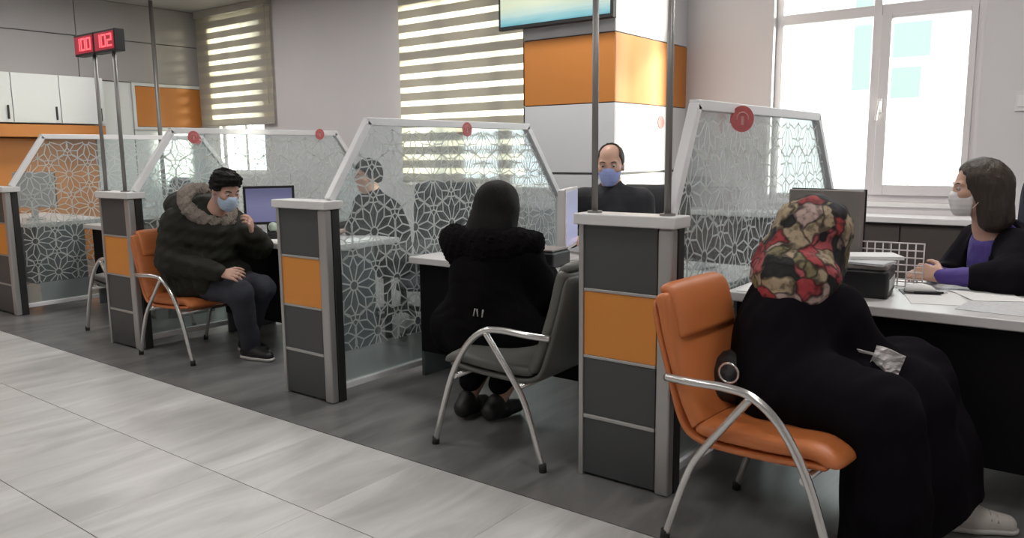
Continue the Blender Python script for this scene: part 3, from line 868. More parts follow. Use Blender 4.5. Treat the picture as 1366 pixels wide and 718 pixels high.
def make_chair(label, leather, loc, rz):
    t = thing('visitor_chair', label, 'chair', loc, rz, 'visitor chairs with bent tube frames')
    lab = None
    bm = B(); pad(bm, [(-0.368, 0.835), (-0.340, 0.71), (-0.285, 0.53), (-0.245, 0.42), (-0.19, 0.375), (-0.08, 0.365), (0.1, 0.372), (0.225, 0.385), (0.25, 0.383)], 0.47, 0.032)
    obj('shell', bm, leather, t, smooth=True)
    bm = B(); pad(bm, [(-0.350, 0.855), (-0.332, 0.815), (-0.300, 0.69), (-0.242, 0.52), (-0.20, 0.435), (-0.19, 0.42)], 0.475, 0.062)
    bk = obj('backrest', bm, leather, t, smooth=True)
    bm = B(); pad(bm, [(-0.366, 0.862), (-0.332, 0.860), (-0.305, 0.805), (-0.288, 0.735), (-0.280, 0.70)], 0.40, 0.05)
    obj('head_pad', bm, leather, bk, smooth=True)
    bm = B(); pad(bm, [(-0.20, 0.415), (-0.12, 0.408), (0.06, 0.412), (0.20, 0.422), (0.258, 0.405), (0.265, 0.39)], 0.475, 0.062)
    obj('seat', bm, leather, t, smooth=True)
    for s in (-1, 1):
        y = 0.27*s
        path = smooth_path([(-0.30, 0.245*s, 0.575), (-0.20, y, 0.583), (-0.06, y, 0.588), (0.03, y, 0.572), (0.12, y, 0.50), (0.20, y, 0.37), (0.262, y, 0.20), (0.315, y, 0.02)], 6)
        bm = B(); add_tube(bm, path, 0.0145, 12); obj('arm_and_front_leg', bm, 'chrome', t)
        path = smooth_path([(0.02, y, 0.572), (-0.07, y, 0.455), (-0.165, y, 0.325), (-0.215, y, 0.21), (-0.275, y, 0.02)], 6)
        bm = B(); add_tube(bm, path, 0.0135, 12); obj('rear_leg', bm, 'chrome', t)
        for fx in (0.318, -0.279):
            bm = B(); add_tube(bm, [(fx-0.003*np.sign(fx), y, 0.035), (fx, y, 0.0)], 0.017, 10); obj('foot_cap', bm, 'rubber', t)
    for x, z in ((0.195, 0.345), (-0.15, 0.345)):
        bm = B(); add_tube(bm, [(x, -0.27, z), (x, 0.27, z)], 0.012, 10); obj('crossbar', bm, 'chrome', t)
    return t
chA = make_chair('orange leather visitor chair nearest the camera, the woman in floral headscarf sits on it', 'orange_leather', (0.849, -0.053, 0), R(-5))
chC = dup(chA, (-3.255, 0.23, 0), R(4.7), 'orange leather visitor chair under the man in the olive parka')
chC.scale = (0.95, 0.95, 0.95)
chB = make_chair('grey leather visitor chair under the woman in the black coat', 'grey_leather', (-0.416, 0.186, 0), R(182))
chD = dup(chB, (-4.27, 0.37, 0), R(181), 'grey visitor chair hidden behind the third pillar, only a chrome leg showing')

# ================================================================== PEOPLE
class Frame:
    """head frame: c centre between the ears at eye level, f forward, l left, u up"""
    def __init__(self, c, f, u=(0, 0, 1)):
        self.c = V3(*c); self.f = nrm(f); u = np.asarray(u, float)
        u = u-self.f*(u@self.f); self.u = nrm(u); self.l = np.cross(self.u, self.f)
        self.rot = np.stack([self.f, self.l, self.u])
    def p(self, f, l, u): return self.c+self.f*f+self.l*l+self.u*u

def head(S, H, neck, face=True, neck_r=0.052):
    S.ell(H.p(-0.012, 0, 0.028), H.rot, (0.096, 0.076, 0.090), 0.02)
    S.ell(H.p(0.020, 0, -0.040), H.rot, (0.068, 0.060, 0.078), 0.04)
    S.ell(H.p(0.058, 0, -0.098), H.rot, (0.026, 0.026, 0.020), 0.03)
    S.rc(H.p(-0.022, 0, -0.06), neck, neck_r, neck_r*1.15, 0.03)
    for s in (-1, 1):
        S.ell(H.p(-0.008, s*0.076, -0.014), H.rot, (0.018, 0.009, 0.031), 0.006)
        S.rc(H.p(0.072, s*0.046, -0.024), H.p(0.060, s*0.054, -0.02), 0.012, 0.012, 0.03)
    if face:
        for s in (-1, 1):
            S.rc(H.p(0.084, s*0.014, 0.018), H.p(0.072, s*0.048, 0.022), 0.008, 0.007, 0.015)
            S.ell(H.p(0.094, s*0.033, 0.001), H.rot, (0.016, 0.019, 0.011), 0.012, 's')
        S.rc(H.p(0.084, 0, 0.006), H.p(0.097, 0, -0.032), 0.008, 0.011, 0.012)
        for s in (-1, 1): S.ell(H.p(0.088, s*0.012, -0.037), H.rot, (0.012, 0.009, 0.008), 0.008)
        S.ell(H.p(0.083, 0, -0.062), H.rot, (0.010, 0.022, 0.006), 0.006)
        S.ell(H.p(0.081, 0, -0.071), H.rot, (0.010, 0.019, 0.007), 0.006)

def hand(S, wrist, d, n, side, curl=0.35, thumb=0.5):
    """palm with five jointed fingers; d towards the fingertips, n out of the palm, side +1 when the thumb lies along cross(n, d)"""
    w = np.asarray(wrist, float); d = nrm(d); n = np.asarray(n, float); n = nrm(n-d*(n@d)); t = np.cross(n, d)*side
    ln = (0.070, 0.078, 0.072, 0.056)
    for i in range(4):
        o = 0.030-0.0205*i
        kn = w+d*(0.082-0.004*abs(i-1))+t*o
        S.rc(w+d*0.008+t*o*0.55, kn, 0.014, 0.0105, 0.012)
        p = kn; a = curl*0.6
        for j, fr in enumerate((0.45, 0.31, 0.24)):
            dd = d*math.cos(a)+n*math.sin(a)+t*(0.05-0.035*i)
            q = p+nrm(dd)*ln[i]*fr
            S.rc(p, q, 0.0096-0.0009*j, 0.0088-0.0009*j, 0.0035); p = q; a += curl
    b = w+d*0.02+t*0.026
    q = b+nrm(d*0.6+t*0.75+n*0.35)*0.042
    S.rc(b, q, 0.0135, 0.0115, 0.012)
    S.rc(q, q+nrm(d*0.85+t*0.35+n*thumb)*0.032, 0.0112, 0.0095, 0.004)
    q2 = q+nrm(d*0.85+t*0.35+n*thumb)*0.032
    S.rc(q2, q2+nrm(d*0.9+t*0.1+n*thumb*1.3)*0.024, 0.0095, 0.0078, 0.004)

def limbs(S, P):
    """torso, arms and legs of the body under the clothes"""
    S.chain([P['pelvis'], P['belly'], P['chest'], P['neck']], [0.135, 0.125, 0.125, 0.058], 0.08)
    sl = P['sh'][0]-P['sh'][1]
    S.rc(P['sh'][0], P['sh'][1], 0.06, 0.06, 0.06)
    for i in (0, 1):
        S.chain([P['sh'][i], P['el'][i], P['wr'][i]], [0.050, 0.040, 0.025], 0.02)
        S.chain([P['hip'][i], P['kn'][i], P['an'][i]], [0.082, 0.054, 0.037], 0.03)
        toe = P['an'][i]+nrm(P['toe'][i])*0.15; toe[2] = max(0.025, P['an'][i][2]-0.055)
        heel = P['an'][i]-nrm(P['toe'][i])*0.035+V3(0, 0, -0.045)
        S.rc(heel, toe, 0.032, 0.020, 0.02); S.rc(P['an'][i], P['an'][i]+nrm(P['toe'][i])*0.06+V3(0, 0, -0.04), 0.034, 0.028, 0.02)

def shoe(P, i, root, base, m, sole=None, h=0.006):
    d = nrm(P['toe'][i]); a = P['an'][i]; fl_ = a[2]-0.075
    S = Sdf(); z = lambda p, q: V3(p[0], p[1], fl_+q)
    S.rc(z(a-d*0.04, 0.045), z(a+d*0.05, 0.043), 0.046, 0.046, 0.02)
    S.rc(z(a+d*0.05, 0.04), z(a+d*0.155, 0.032), 0.046, 0.034, 0.02)
    S.rc(z(a-d*0.02, 0.06), a+V3(0, 0, 0.012), 0.044, 0.046, 0.02)
    S.post.append(lambda X, Y, Z, D: np.maximum(D, fl_-Z))
    o = sdf_obj('shoe', S, h, m, root, base)
    if sole:
        S = Sdf()
        S.rc(z(a-d*0.04, 0.02), z(a+d*0.05, 0.02), 0.05, 0.05, 0.02)
        S.rc(z(a+d*0.05, 0.02), z(a+d*0.16, 0.02), 0.05, 0.038, 0.02)
        S.post.append(lambda X, Y, Z, D: np.maximum(np.maximum(D, fl_+0.001-Z), Z-fl_-0.022))
        sdf_obj('sole', S, h, sole, o, base)['label'] = 'pale sole'
    return o

def eyes_brows(H, root, base, hair):
    for s in (-1, 1):
        bm = B()
        c = H.p(0.0775, s*0.033, 0.001)
        bmesh.ops.create_icosphere(bm, subdivisions=2, radius=0.0115, matrix=Matrix.Translation(Vector(c-np.asarray(base))))
        nf = len(bm.faces)
        c2 = H.p(0.0820, s*0.033, 0.000)
        bmesh.ops.create_icosphere(bm, subdivisions=2, radius=0.0076, matrix=Matrix.Translation(Vector(c2-np.asarray(base))))
        for f in list(bm.faces)[nf:]: f.material_index = 1
        obj('eye', bm, ['eye', 'iris'], root, smooth=True)
        bm = B()
        add_tube(bm, [Vector(H.p(0.0890, s*0.016, 0.021)-base), Vector(H.p(0.0855, s*0.034, 0.026)-base), Vector(H.p(0.074, s*0.051, 0.023)-base)], [0.0034, 0.0036, 0.002], 8)
        obj('eyebrow', bm, hair, root, smooth=True)

def face_mask(H, root, base, m, drop=0.0):
    S = Sdf(); e = 0.009
    S.ell(H.p(0.020, 0, -0.040), H.rot, (0.068+e, 0.060+e, 0.078+e), 0.04)
    S.ell(H.p(0.058, 0, -0.098), H.rot, (0.026+e, 0.026+e, 0.020+e), 0.03)
    S.rc(H.p(0.086, 0, -0.012), H.p(0.094, 0, -0.036), 0.012, 0.017, 0.03)
    S.ell(H.p(0.066, 0, -0.065), H.rot, (0.036, 0.046, 0.048), 0.03)
    f, l, u, c = H.f, H.l, H.u, H.c
    def cut(X, Y, Z, D):
        def co(v): return (X-c[0])*v[0]+(Y-c[1])*v[1]+(Z-c[2])*v[2]
        F, L, U = co(f), co(l), co(u)
        # front lower part of the face with pleats
        D = D+0.0009*np.sin(U*300)
        D = np.maximum(D, U+0.010+0.18*np.abs(L)); D = np.maximum(D, -0.118-drop-U); D = np.maximum(D, 0.030-F-0.30*np.maximum(0, -0.05-U)*0)
        return D
    S.post.append(cut)
    o = sdf_obj('face_mask', S, 0.0045, m, root, base)
    for s in (-1, 1):
        for a, b in ((-0.022, -0.006), (-0.085, -0.035)):
            bm = B(); add_tube(bm, [Vector(H.p(0.032, s*0.067, a)-base), Vector(H.p(0.012, s*0.076, (a+b)/2)-base), Vector(H.p(-0.012, s*0.083, b)-base)], 0.0018, 5)
            obj('ear_loop', bm, m, o)
    return o

def cap_hair(H, root, base, m, front=0.06, low=-0.06, grow=0.012, bare_top=False, seed=3):
    """short hair: a shell over the skull, open at the face"""
    S = Sdf()
    S.ell(H.p(-0.014, 0, 0.030), H.rot, (0.097+grow, 0.077+grow, 0.092+grow), 0.02)
    S.rc(H.p(-0.06, 0, -0.01), H.p(-0.055, 0, -0.055), 0.055, 0.045, 0.03)
    S.ell(H.p(0.080, 0, -0.060), H.rot, (0.085, 0.12, 0.125 if not bare_top else 0.15), 0.012, 's')
    if bare_top: S.ell(H.p(0.085, 0, 0.085), H.rot, (0.13, 0.068, 0.07), 0.01, 's')
    S.fold = folds(0.004, 120, seed)
    f, u, c = H.f, H.u, H.c
    def cut(X, Y, Z, D):
        U = (X-c[0])*u[0]+(Y-c[1])*u[1]+(Z-c[2])*u[2]
        return np.maximum(D, low-U)
    S.post.append(cut)
    return sdf_obj('hair', S, 0.006, m, root, base)

def person(label, base):
    return thing('person', label, 'person', base), np.array(base, float)

def pts(**k): return {a: (V3(*b) if not isinstance(b[0], (tuple, list, np.ndarray)) else [V3(*q) for q in b]) for a, b in k.items()}

# ---- man in the olive parka, seated in profile on the second orange chair
root, base = person('man in olive parka with fur trimmed hood, pale mask and dark jeans', (-3.40, 0.40, 0))
P = pts(pelvis=(-3.43, 0.40, 0.53), belly=(-3.44, 0.40, 0.66), chest=(-3.36, 0.40, 0.84), neck=(-3.22, 0.41, 0.985),
        sh=[(-3.33, 0.58, 0.91), (-3.36, 0.22, 0.91)], el=[(-3.10, 0.63, 0.74), (-3.36, 0.15, 0.66)], wr=[(-2.99, 0.52, 0.84), (-2.97, 0.28, 0.60)],
        hip=[(-3.40, 0.49, 0.51), (-3.40, 0.31, 0.51)], kn=[(-2.99, 0.57, 0.465), (-2.93, 0.36, 0.465)], an=[(-3.20, 0.58, 0.076), (-3.01, 0.47, 0.076)],
        toe=[(1, 0.1, 0), (1, 0.15, 0)])
H = Frame((-3.115, 0.42, 1.125), (0.92, 0.02, -0.42))
S = Sdf(); limbs(S, P); head(S, H, P['neck'])
hand(S, P['wr'][1], (0.95, 0.15, 0.02), (0.1, 0.6, -0.6), -1, 0.35)
hand(S, P['wr'][0], (0.25, -0.35, 0.9), (-0.6, -0.5, 0.0), 1, 0.7)
sdf_obj('body', S, 0.006, 'skin_tan', root, base)
eyes_brows(H, root, base, 'hair_black'); face_mask(H, root, base, 'mask_pale_blue')
S = Sdf()
S.ell(H.p(-0.014, 0, 0.036), H.rot, (0.108, 0.090, 0.102), 0.02)
S.rc(H.p(-0.06, 0, 0.0), H.p(-0.055, 0, -0.05), 0.058, 0.046, 0.03)
S.rc(H.p(0.065, 0.02, 0.095), H.p(0.06, -0.03, 0.095), 0.036, 0.036, 0.03)
S.ell(H.p(0.092, 0, -0.042), H.rot, (0.085, 0.12, 0.105), 0.012, 's'); hf = [folds(0.009, 75, 5), folds(0.006, 140, 6)]
S.fold = lambda X, Y, Z: hf[0](X, Y, Z)+hf[1](X, Y, Z)
sdf_obj('hair', S, 0.006, 'hair_black', root, base)
# parka: bulky quilted body and sleeves
S = Sdf()
S.chain([(-3.46, 0.40, 0.50), (-3.50, 0.40, 0.66), (-3.43, 0.40, 0.84), (-3.32, 0.40, 0.95)], [0.20, 0.215, 0.21, 0.13], 0.10)
S.rc((-3.28, 0.40, 0.55), (-3.30, 0.40, 0.80), 0.14, 0.15, 0.1)
S.rc((-3.40, 0.30, 0.50), (-3.20, 0.29, 0.53), 0.13, 0.10, 0.06); S.rc((-3.40, 0.50, 0.50), (-3.20, 0.53, 0.53), 0.13, 0.10, 0.06)
for i in (0, 1):
    S.chain([P['sh'][i]+V3(-0.03, 0, 0), P['el'][i], P['wr'][i]+(P['el'][i]-P['wr'][i])*0.12], [0.098, 0.088, 0.058], 0.04)
fd = folds(0.011, 22, 11)
def quilt(X, Y, Z): return fd(X, Y, Z)+0.004*np.sin((Z*1.0+0.25*X)*70)
S.fold = quilt; 
parka = sdf_obj('parka', S, 0.009, 'parka', root, base)
# hood lying on the back, its fur edge round the neck
S = Sdf(); S.ell((-3.50, 0.41, 1.015), np.eye(3), (0.15, 0.19, 0.105), 0.05); S.ell((-3.40, 0.41, 1.0), np.eye(3), (0.13, 0.20, 0.09), 0.05)
S.ell((-3.24, 0.41, 1.08), np.eye(3), (0.135, 0.115, 0.16), 0.03, 's'); S.fold = folds(0.008, 26, 2)
sdf_obj('hood', S, 0.009, 'parka', parka, base)
S = Sdf(); rp = []
for k in range(41):
    a = 2*PI*k/40
    c = V3(-3.315, 0.41, 1.01)+V3(-0.105, 0, 0.095)*math.cos(a)*1.1+V3(0, 0.145, 0)*math.sin(a)
    rp.append(c)
S.chain(rp, [0.043]*41, 0.02); fu = [folds(0.008, 60, 8), folds(0.007, 150, 88), folds(0.005, 40, 9)]
S.fold = lambda X, Y, Z: fu[0](X, Y, Z)+fu[1](X, Y, Z)+fu[2](X, Y, Z)
sdf_obj('hood_fur', S, 0.0065, 'fur', parka, base, relax=1)['label'] = 'grey beige fur edge of the hood'
S = Sdf()
for i in (0, 1): S.chain([P['hip'][i], P['kn'][i], P['an'][i]+V3(0, 0, 0.03)], [0.112, 0.078, 0.062], 0.04)
S.fold = folds(0.007, 30, 4)
sdf_obj('jeans', S, 0.009, 'jeans', root, base)
for i in (0, 1): shoe(P, i, root, base, 'shoe_black', 'sole_white')
root.location += Vector((0.23, -0.14, 0))

# ---- woman in the black fur hooded coat, seen from behind on the grey chair
root, base = person('woman seen from behind with long black hair and black fur collared coat', (-0.68, 0.30, 0))
P = pts(pelvis=(-0.66, 0.26, 0.52), belly=(-0.68, 0.28, 0.66), chest=(-0.69, 0.30, 0.83), neck=(-0.70, 0.33, 0.96),
        sh=[(-0.88, 0.33, 0.895), (-0.52, 0.31, 0.895)], el=[(-0.92, 0.42, 0.66), (-0.47, 0.42, 0.66)], wr=[(-0.80, 0.62, 0.72), (-0.57, 0.62, 0.72)],
        hip=[(-0.76, 0.30, 0.51), (-0.58, 0.28, 0.51)], kn=[(-0.84, 0.66, 0.49), (-0.62, 0.66, 0.49)], an=[(-0.85, 0.28, 0.085), (-0.69, 0.32, 0.085)],
        toe=[(-0.1, 1, 0), (0.12, 1, 0)])
H = Frame((-0.695, 0.37, 1.075), (0.0, 0.97, -0.15))
S = Sdf(); limbs(S, P); head(S, H, P['neck'])
hand(S, P['wr'][0], (0.6, 0.75, 0.0), (0, 0, -1), 1, 0.3); hand(S, P['wr'][1], (-0.6, 0.75, 0.0), (0, 0, -1), -1, 0.3)
sdf_obj('body', S, 0.006, 'skin', root, base)
eyes_brows(H, root, base, 'hair_black')
S = Sdf()
S.ell(H.p(-0.016, 0, 0.030), H.rot, (0.113, 0.098, 0.104), 0.02)
S.rc(H.p(-0.03, 0.0, 0.0), H.p(-0.075, 0, -0.16), 0.103, 0.118, 0.05)
S.rc(H.p(-0.02, 0.055, -0.02), H.p(-0.04, 0.075, -0.19), 0.06, 0.052, 0.04); S.rc(H.p(-0.02, -0.055, -0.02), H.p(-0.04, -0.075, -0.19), 0.06, 0.052, 0.04)
S.ell(H.p(0.098, 0, -0.05), H.rot, (0.08, 0.072, 0.115), 0.012, 's'); S.fold = folds(0.005, 60, 9, (1, 1, 0.15))
sdf_obj('hair', S, 0.007, 'hair_black', root, base)
S = Sdf()
S.chain([(-0.67, 0.27, 0.46), (-0.685, 0.28, 0.62), (-0.69, 0.30, 0.80), (-0.70, 0.33, 0.90)], [0.185, 0.18, 0.175, 0.12], 0.1)
S.rc((-0.86, 0.32, 0.86), (-0.53, 0.30, 0.86), 0.10, 0.10, 0.06)
S.rc((-0.80, 0.28, 0.50), (-0.56, 0.28, 0.50), 0.16, 0.15, 0.08)
S.chain([(-0.80, 0.30, 0.54), (-0.94, 0.31, 0.46), (-1.03, 0.33, 0.35)], [0.15, 0.125, 0.06], 0.06)
S.rc((-0.76, 0.4, 0.49), (-0.83, 0.62, 0.48), 0.13, 0.10, 0.06); S.rc((-0.58, 0.4, 0.49), (-0.62, 0.62, 0.48), 0.13, 0.10, 0.06)
for i in (0, 1): S.chain([P['sh'][i], P['el'][i], P['wr'][i]+(P['el'][i]-P['wr'][i])*0.1], [0.085, 0.078, 0.052], 0.04)
S.fold = folds(0.008, 20, 21)
coat = sdf_obj('coat', S, 0.009, 'coat_black', root, base)
S = Sdf(); rp = []
for k in range(13):
    a = R(200)*k/12-R(10)
    rp.append(V3(-0.705, 0.32, 0.915)+V3(-0.225, 0, 0)*math.cos(a)+V3(0, -0.145, 0.0)*math.sin(a))
S.chain(rp, [0.062]*13, 0.03)
S.ell((-0.70, 0.19, 0.86), np.eye(3), (0.17, 0.07, 0.10), 0.06); S.fold = folds(0.014, 80, 31)
sdf_obj('fur_collar', S, 0.008, 'fur_black', coat, base, relax=1)
for dx, lean in ((-0.022, 0.008), (0.004, -0.006), (0.030, 0.004)):
    bm = B(); add_tube(bm, [(0.075+dx, -0.222, 0.59), (0.075+dx+lean, -0.219, 0.625)], 0.0035, 6)
    obj('print_stroke', bm, 'panel_grey', coat)
S = Sdf()
for i in (0, 1): S.chain([P['hip'][i], P['kn'][i], P['an'][i]+V3(0, 0.03, 0.10)], [0.10, 0.070, 0.058], 0.04)
S.fold = folds(0.005, 30, 4)
sdf_obj('trousers', S, 0.009, 'trousers_black', root, base)
for i in (0, 1): shoe(P, i, root, base, 'shoe_black')

# ---- woman in the floral headscarf and long black robe, nearest the camera
root, base = person('woman in floral headscarf and long black robe with white sneakers', (0.85, 0.12, 0))
P = pts(pelvis=(0.80, 0.10, 0.53), belly=(0.81, 0.14, 0.64), chest=(0.82, 0.20, 0.78), neck=(0.83, 0.27, 0.90),
        sh=[(0.69, 0.34, 0.785), (0.96, 0.17, 0.785)], el=[(0.74, 0.48, 0.58), (1.09, 0.18, 0.57)], wr=[(0.95, 0.53, 0.60), (1.12, 0.38, 0.585)],
        hip=[(0.79, 0.19, 0.51), (0.86, 0.03, 0.51)], kn=[(1.17, 0.38, 0.50), (1.17, 0.05, 0.50)], an=[(1.35, 0.385, 0.076), (1.19, 0.09, 0.076)],
        toe=[(0.92, 0.38, 0), (0.5, 0.85, 0)])
H = Frame((0.845, 0.33, 1.03), (0.55, 0.80, -0.2))
S = Sdf(); limbs(S, P); head(S, H, P['neck'])
hand(S, P['wr'][0], (0.8, -0.3, 0.0), (0.2, -0.2, -1), -1, 0.5); hand(S, P['wr'][1], (0.1, 0.95, 0.0), (-0.6, 0.0, -0.6), -1, 0.7)
sdf_obj('body', S, 0.006, 'skin', root, base)
eyes_brows(H, root, base, 'hair_black')
S = Sdf()
S.ell(H.p(-0.018, 0, 0.020), H.rot, (0.128, 0.118, 0.122), 0.02)
S.rc(H.p(-0.06, 0, 0.0), H.p(-0.075, 0, -0.10), 0.115, 0.135, 0.05)
S.rc(H.p(0.0, 0.02, -0.10), H.p(-0.035, 0.01, -0.17), 0.130, 0.160, 0.05)
S.chain([H.p(-0.07, 0.05, -0.12), (0.765, 0.20, 0.875), (0.755, 0.145, 0.815)], [0.11, 0.10, 0.05], 0.05)
S.chain([H.p(-0.08, 0.0, -0.14), (0.80, 0.135, 0.875), (0.80, 0.085, 0.815)], [0.11, 0.10, 0.05], 0.05)
S.chain([H.p(-0.07, -0.05, -0.14), (0.88, 0.13, 0.885), (0.89, 0.09, 0.835)], [0.10, 0.085, 0.04], 0.05)
S.ell(H.p(0.120, 0, -0.02), H.rot, (0.09, 0.068, 0.095), 0.012, 's'); S.fold = folds(0.008, 34, 14)
sdf_obj('headscarf', S, 0.007, 'scarf', root, base)['label'] = 'floral scarf in red, cream, olive and black'
S = Sdf()
S.chain([(0.80, 0.11, 0.52), (0.81, 0.15, 0.66), (0.82, 0.21, 0.75), (0.83, 0.27, 0.80)], [0.185, 0.175, 0.150, 0.10], 0.1)
S.rc((0.70, 0.33, 0.77), (0.96, 0.18, 0.77), 0.075, 0.08, 0.06)
for i in (0, 1):
    S.chain([P['sh'][i], P['el'][i], P['wr'][i]+(P['el'][i]-P['wr'][i])*0.02], [0.082, 0.082, 0.062], 0.05)
S.rc((0.80, 0.14, 0.52), (1.16, 0.40, 0.50), 0.155, 0.135, 0.08); S.rc((0.86, -0.02, 0.525), (1.15, -0.06, 0.51), 0.145, 0.132, 0.08)
S.rc((0.90, 0.15, 0.52), (1.18, 0.22, 0.50), 0.14, 0.13, 0.08)
S.chain([(1.17, 0.37, 0.50), (1.21, 0.36, 0.28), (1.24, 0.34, 0.07)], [0.145, 0.175, 0.20], 0.06)
S.chain([(1.17, -0.05, 0.48), (1.19, -0.05, 0.36), (1.19, -0.03, 0.22), (1.19, 0.01, 0.05)], [0.12, 0.115, 0.125, 0.14], 0.06)
S.chain([(1.20, 0.20, 0.45), (1.22, 0.21, 0.25), (1.23, 0.22, 0.05)], [0.13, 0.15, 0.17], 0.06)
S.rc((1.27, 0.36, 0.33), (1.33, 0.36, 0.10), 0.09, 0.09, 0.06)
fd2 = folds(0.012, 18, 17, (1, 1, 0.25)); S.fold = fd2
S.post.append(lambda X, Y, Z, D: np.maximum(D, 0.012+0.75*np.maximum(0, X-1.26)-Z))
sdf_obj('robe', S, 0.010, 'robe_black', root, base)
for i in (0, 1):
    sh_ = shoe(P, i, root, base, 'sneaker', 'sole_white')
    d = nrm(P['toe'][i]); l = V3(-d[1], d[0], 0); a = V3(P['an'][i][0], P['an'][i][1], 0.0)-base
    for k in range(4):
        q = a+d*(0.055+0.022*k); hz = 0.089-0.006*k
        bm = B(); add_tube(bm, [Vector(q+l*0.036+V3(0, 0, hz-0.024)), Vector(q+l*0.018+V3(0, 0, hz-0.004)), Vector(q+V3(0, 0, hz)), Vector(q-l*0.018+V3(0, 0, hz-0.004)), Vector(q-l*0.036+V3(0, 0, hz-0.024))], 0.0035, 6)
        obj('lace', bm, 'monitor_rim', sh_)

# ---- clerk in the purple top behind the nearest desk
root, base = person('woman clerk with brown hair, white mask, purple top and black cardigan', (1.40, 1.62, 0))
P = pts(pelvis=(1.42, 1.64, 0.52), belly=(1.40, 1.60, 0.66), chest=(1.34, 1.53, 0.83), neck=(1.265, 1.47, 0.985),
        sh=[(1.395, 1.36, 0.90), (1.20, 1.68, 0.90)], el=[(1.37, 1.16, 0.80), (1.10, 1.56, 0.72)], wr=[(1.145, 1.12, 0.795), (1.08, 1.25, 0.795)],
        hip=[(1.46, 1.56, 0.50), (1.38, 1.72, 0.50)], kn=[(1.12, 1.33, 0.49), (1.02, 1.50, 0.49)], an=[(1.12, 1.36, 0.076), (1.02, 1.52, 0.076)],
        toe=[(-0.85, -0.5, 0), (-0.85, -0.5, 0)])
H = Frame((1.215, 1.40, 1.165), (-0.93, -0.36, -0.05))
S = Sdf(); limbs(S, P); head(S, H, P['neck'])
hand(S, P['wr'][0], (-0.9, 0.1, 0.15), (0.0, 0.7, -0.4), 1, 0.75); hand(S, P['wr'][1], (-0.55, -0.8, 0.1), (-0.1, -0.5, -0.6), -1, 0.6)
sdf_obj('body', S, 0.0055, 'skin', root, base)
eyes_brows(H, root, base, 'hair_brown'); face_mask(H, root, base, 'mask_white', 0.004)
S = Sdf()
S.ell(H.p(-0.020, 0, 0.034), H.rot, (0.112, 0.094, 0.104), 0.02)
S.rc(H.p(-0.055, 0.0, 0.0), H.p(-0.075, 0, -0.13), 0.088, 0.075, 0.05)
for s in (-1, 1): S.chain([H.p(-0.032, s*0.055, 0.0), H.p(-0.045, s*0.062, -0.09), H.p(-0.055, s*0.060, -0.155)], [0.050, 0.048, 0.038], 0.03)
S.ell(H.p(0.105, 0, -0.035), H.rot, (0.098, 0.085, 0.125), 0.012, 's'); hf2 = [folds(0.006, 42, 19, (1, 1, 0.35)), folds(0.004, 110, 20, (1, 1, 0.15))]
S.fold = lambda X, Y, Z: hf2[0](X, Y, Z)+hf2[1](X, Y, Z)
sdf_obj('hair', S, 0.006, 'hair_brown', root, base)
S = Sdf()
S.chain([P['pelvis'], P['belly'], P['chest'], (1.285, 1.485, 0.93)], [0.165, 0.155, 0.150, 0.075], 0.08)
S.rc(P['sh'][0], P['sh'][1], 0.066, 0.066, 0.06)
for i in (0, 1): S.chain([P['sh'][i], P['el'][i], P['wr'][i]], [0.058, 0.052, 0.034], 0.03)
S.ell(H.p(-0.02, 0, -0.19), H.rot, (0.085, 0.075, 0.05), 0.02, 's'); S.fold = folds(0.004, 34, 3)
sdf_obj('top', S, 0.008, 'purple', root, base)['label'] = 'purple top'
S = Sdf()
S.chain([P['pelvis'], P['belly'], P['chest'], (1.31, 1.51, 0.93)], [0.185, 0.180, 0.170, 0.085], 0.08)
S.rc(P['sh'][0]+V3(0.01, 0.01, 0), P['sh'][1]+V3(0.01, 0.01, 0), 0.078, 0.078, 0.06)
S.rc((1.38, 1.45, 0.66), (1.45, 1.38, 0.80), 0.11, 0.10, 0.06)
S.chain([P['sh'][0], P['el'][0]+V3(0.02, 0.0, 0.0), P['el'][0]*0.62+P['wr'][0]*0.38], [0.084, 0.080, 0.066], 0.04)
S.chain([P['sh'][1], P['el'][1], P['el'][1]*0.55+P['wr'][1]*0.45], [0.078, 0.074, 0.062], 0.03)
f0 = nrm((-0.80, -0.58, 0)); l0 = V3(-f0[1], f0[0], 0); c0 = V3(1.345, 1.54, 0.8)
def opening(X, Y, Z, D):
    F = (X-c0[0])*f0[0]+(Y-c0[1])*f0[1]; L = (X-c0[0])*l0[0]+(Y-c0[1])*l0[1]
    w = 0.085+0.10*np.clip(Z-0.72, 0, 0.3)
    wedge = np.maximum(np.abs(L+0.0)-w, 0.02-F)
    return np.maximum(D, -wedge)
S.post.append(opening); S.fold = folds(0.006, 26, 23)
sdf_obj('cardigan', S, 0.009, 'cardigan', root, base)
S = Sdf()
for i in (0, 1): S.chain([P['hip'][i], P['kn'][i], P['an'][i]+V3(0, 0, 0.04)], [0.105, 0.072, 0.06], 0.04)
sdf_obj('trousers', S, 0.012, 'trousers_black', root, base)
for i in (0, 1): shoe(P, i, root, base, 'shoe_black', h=0.008)

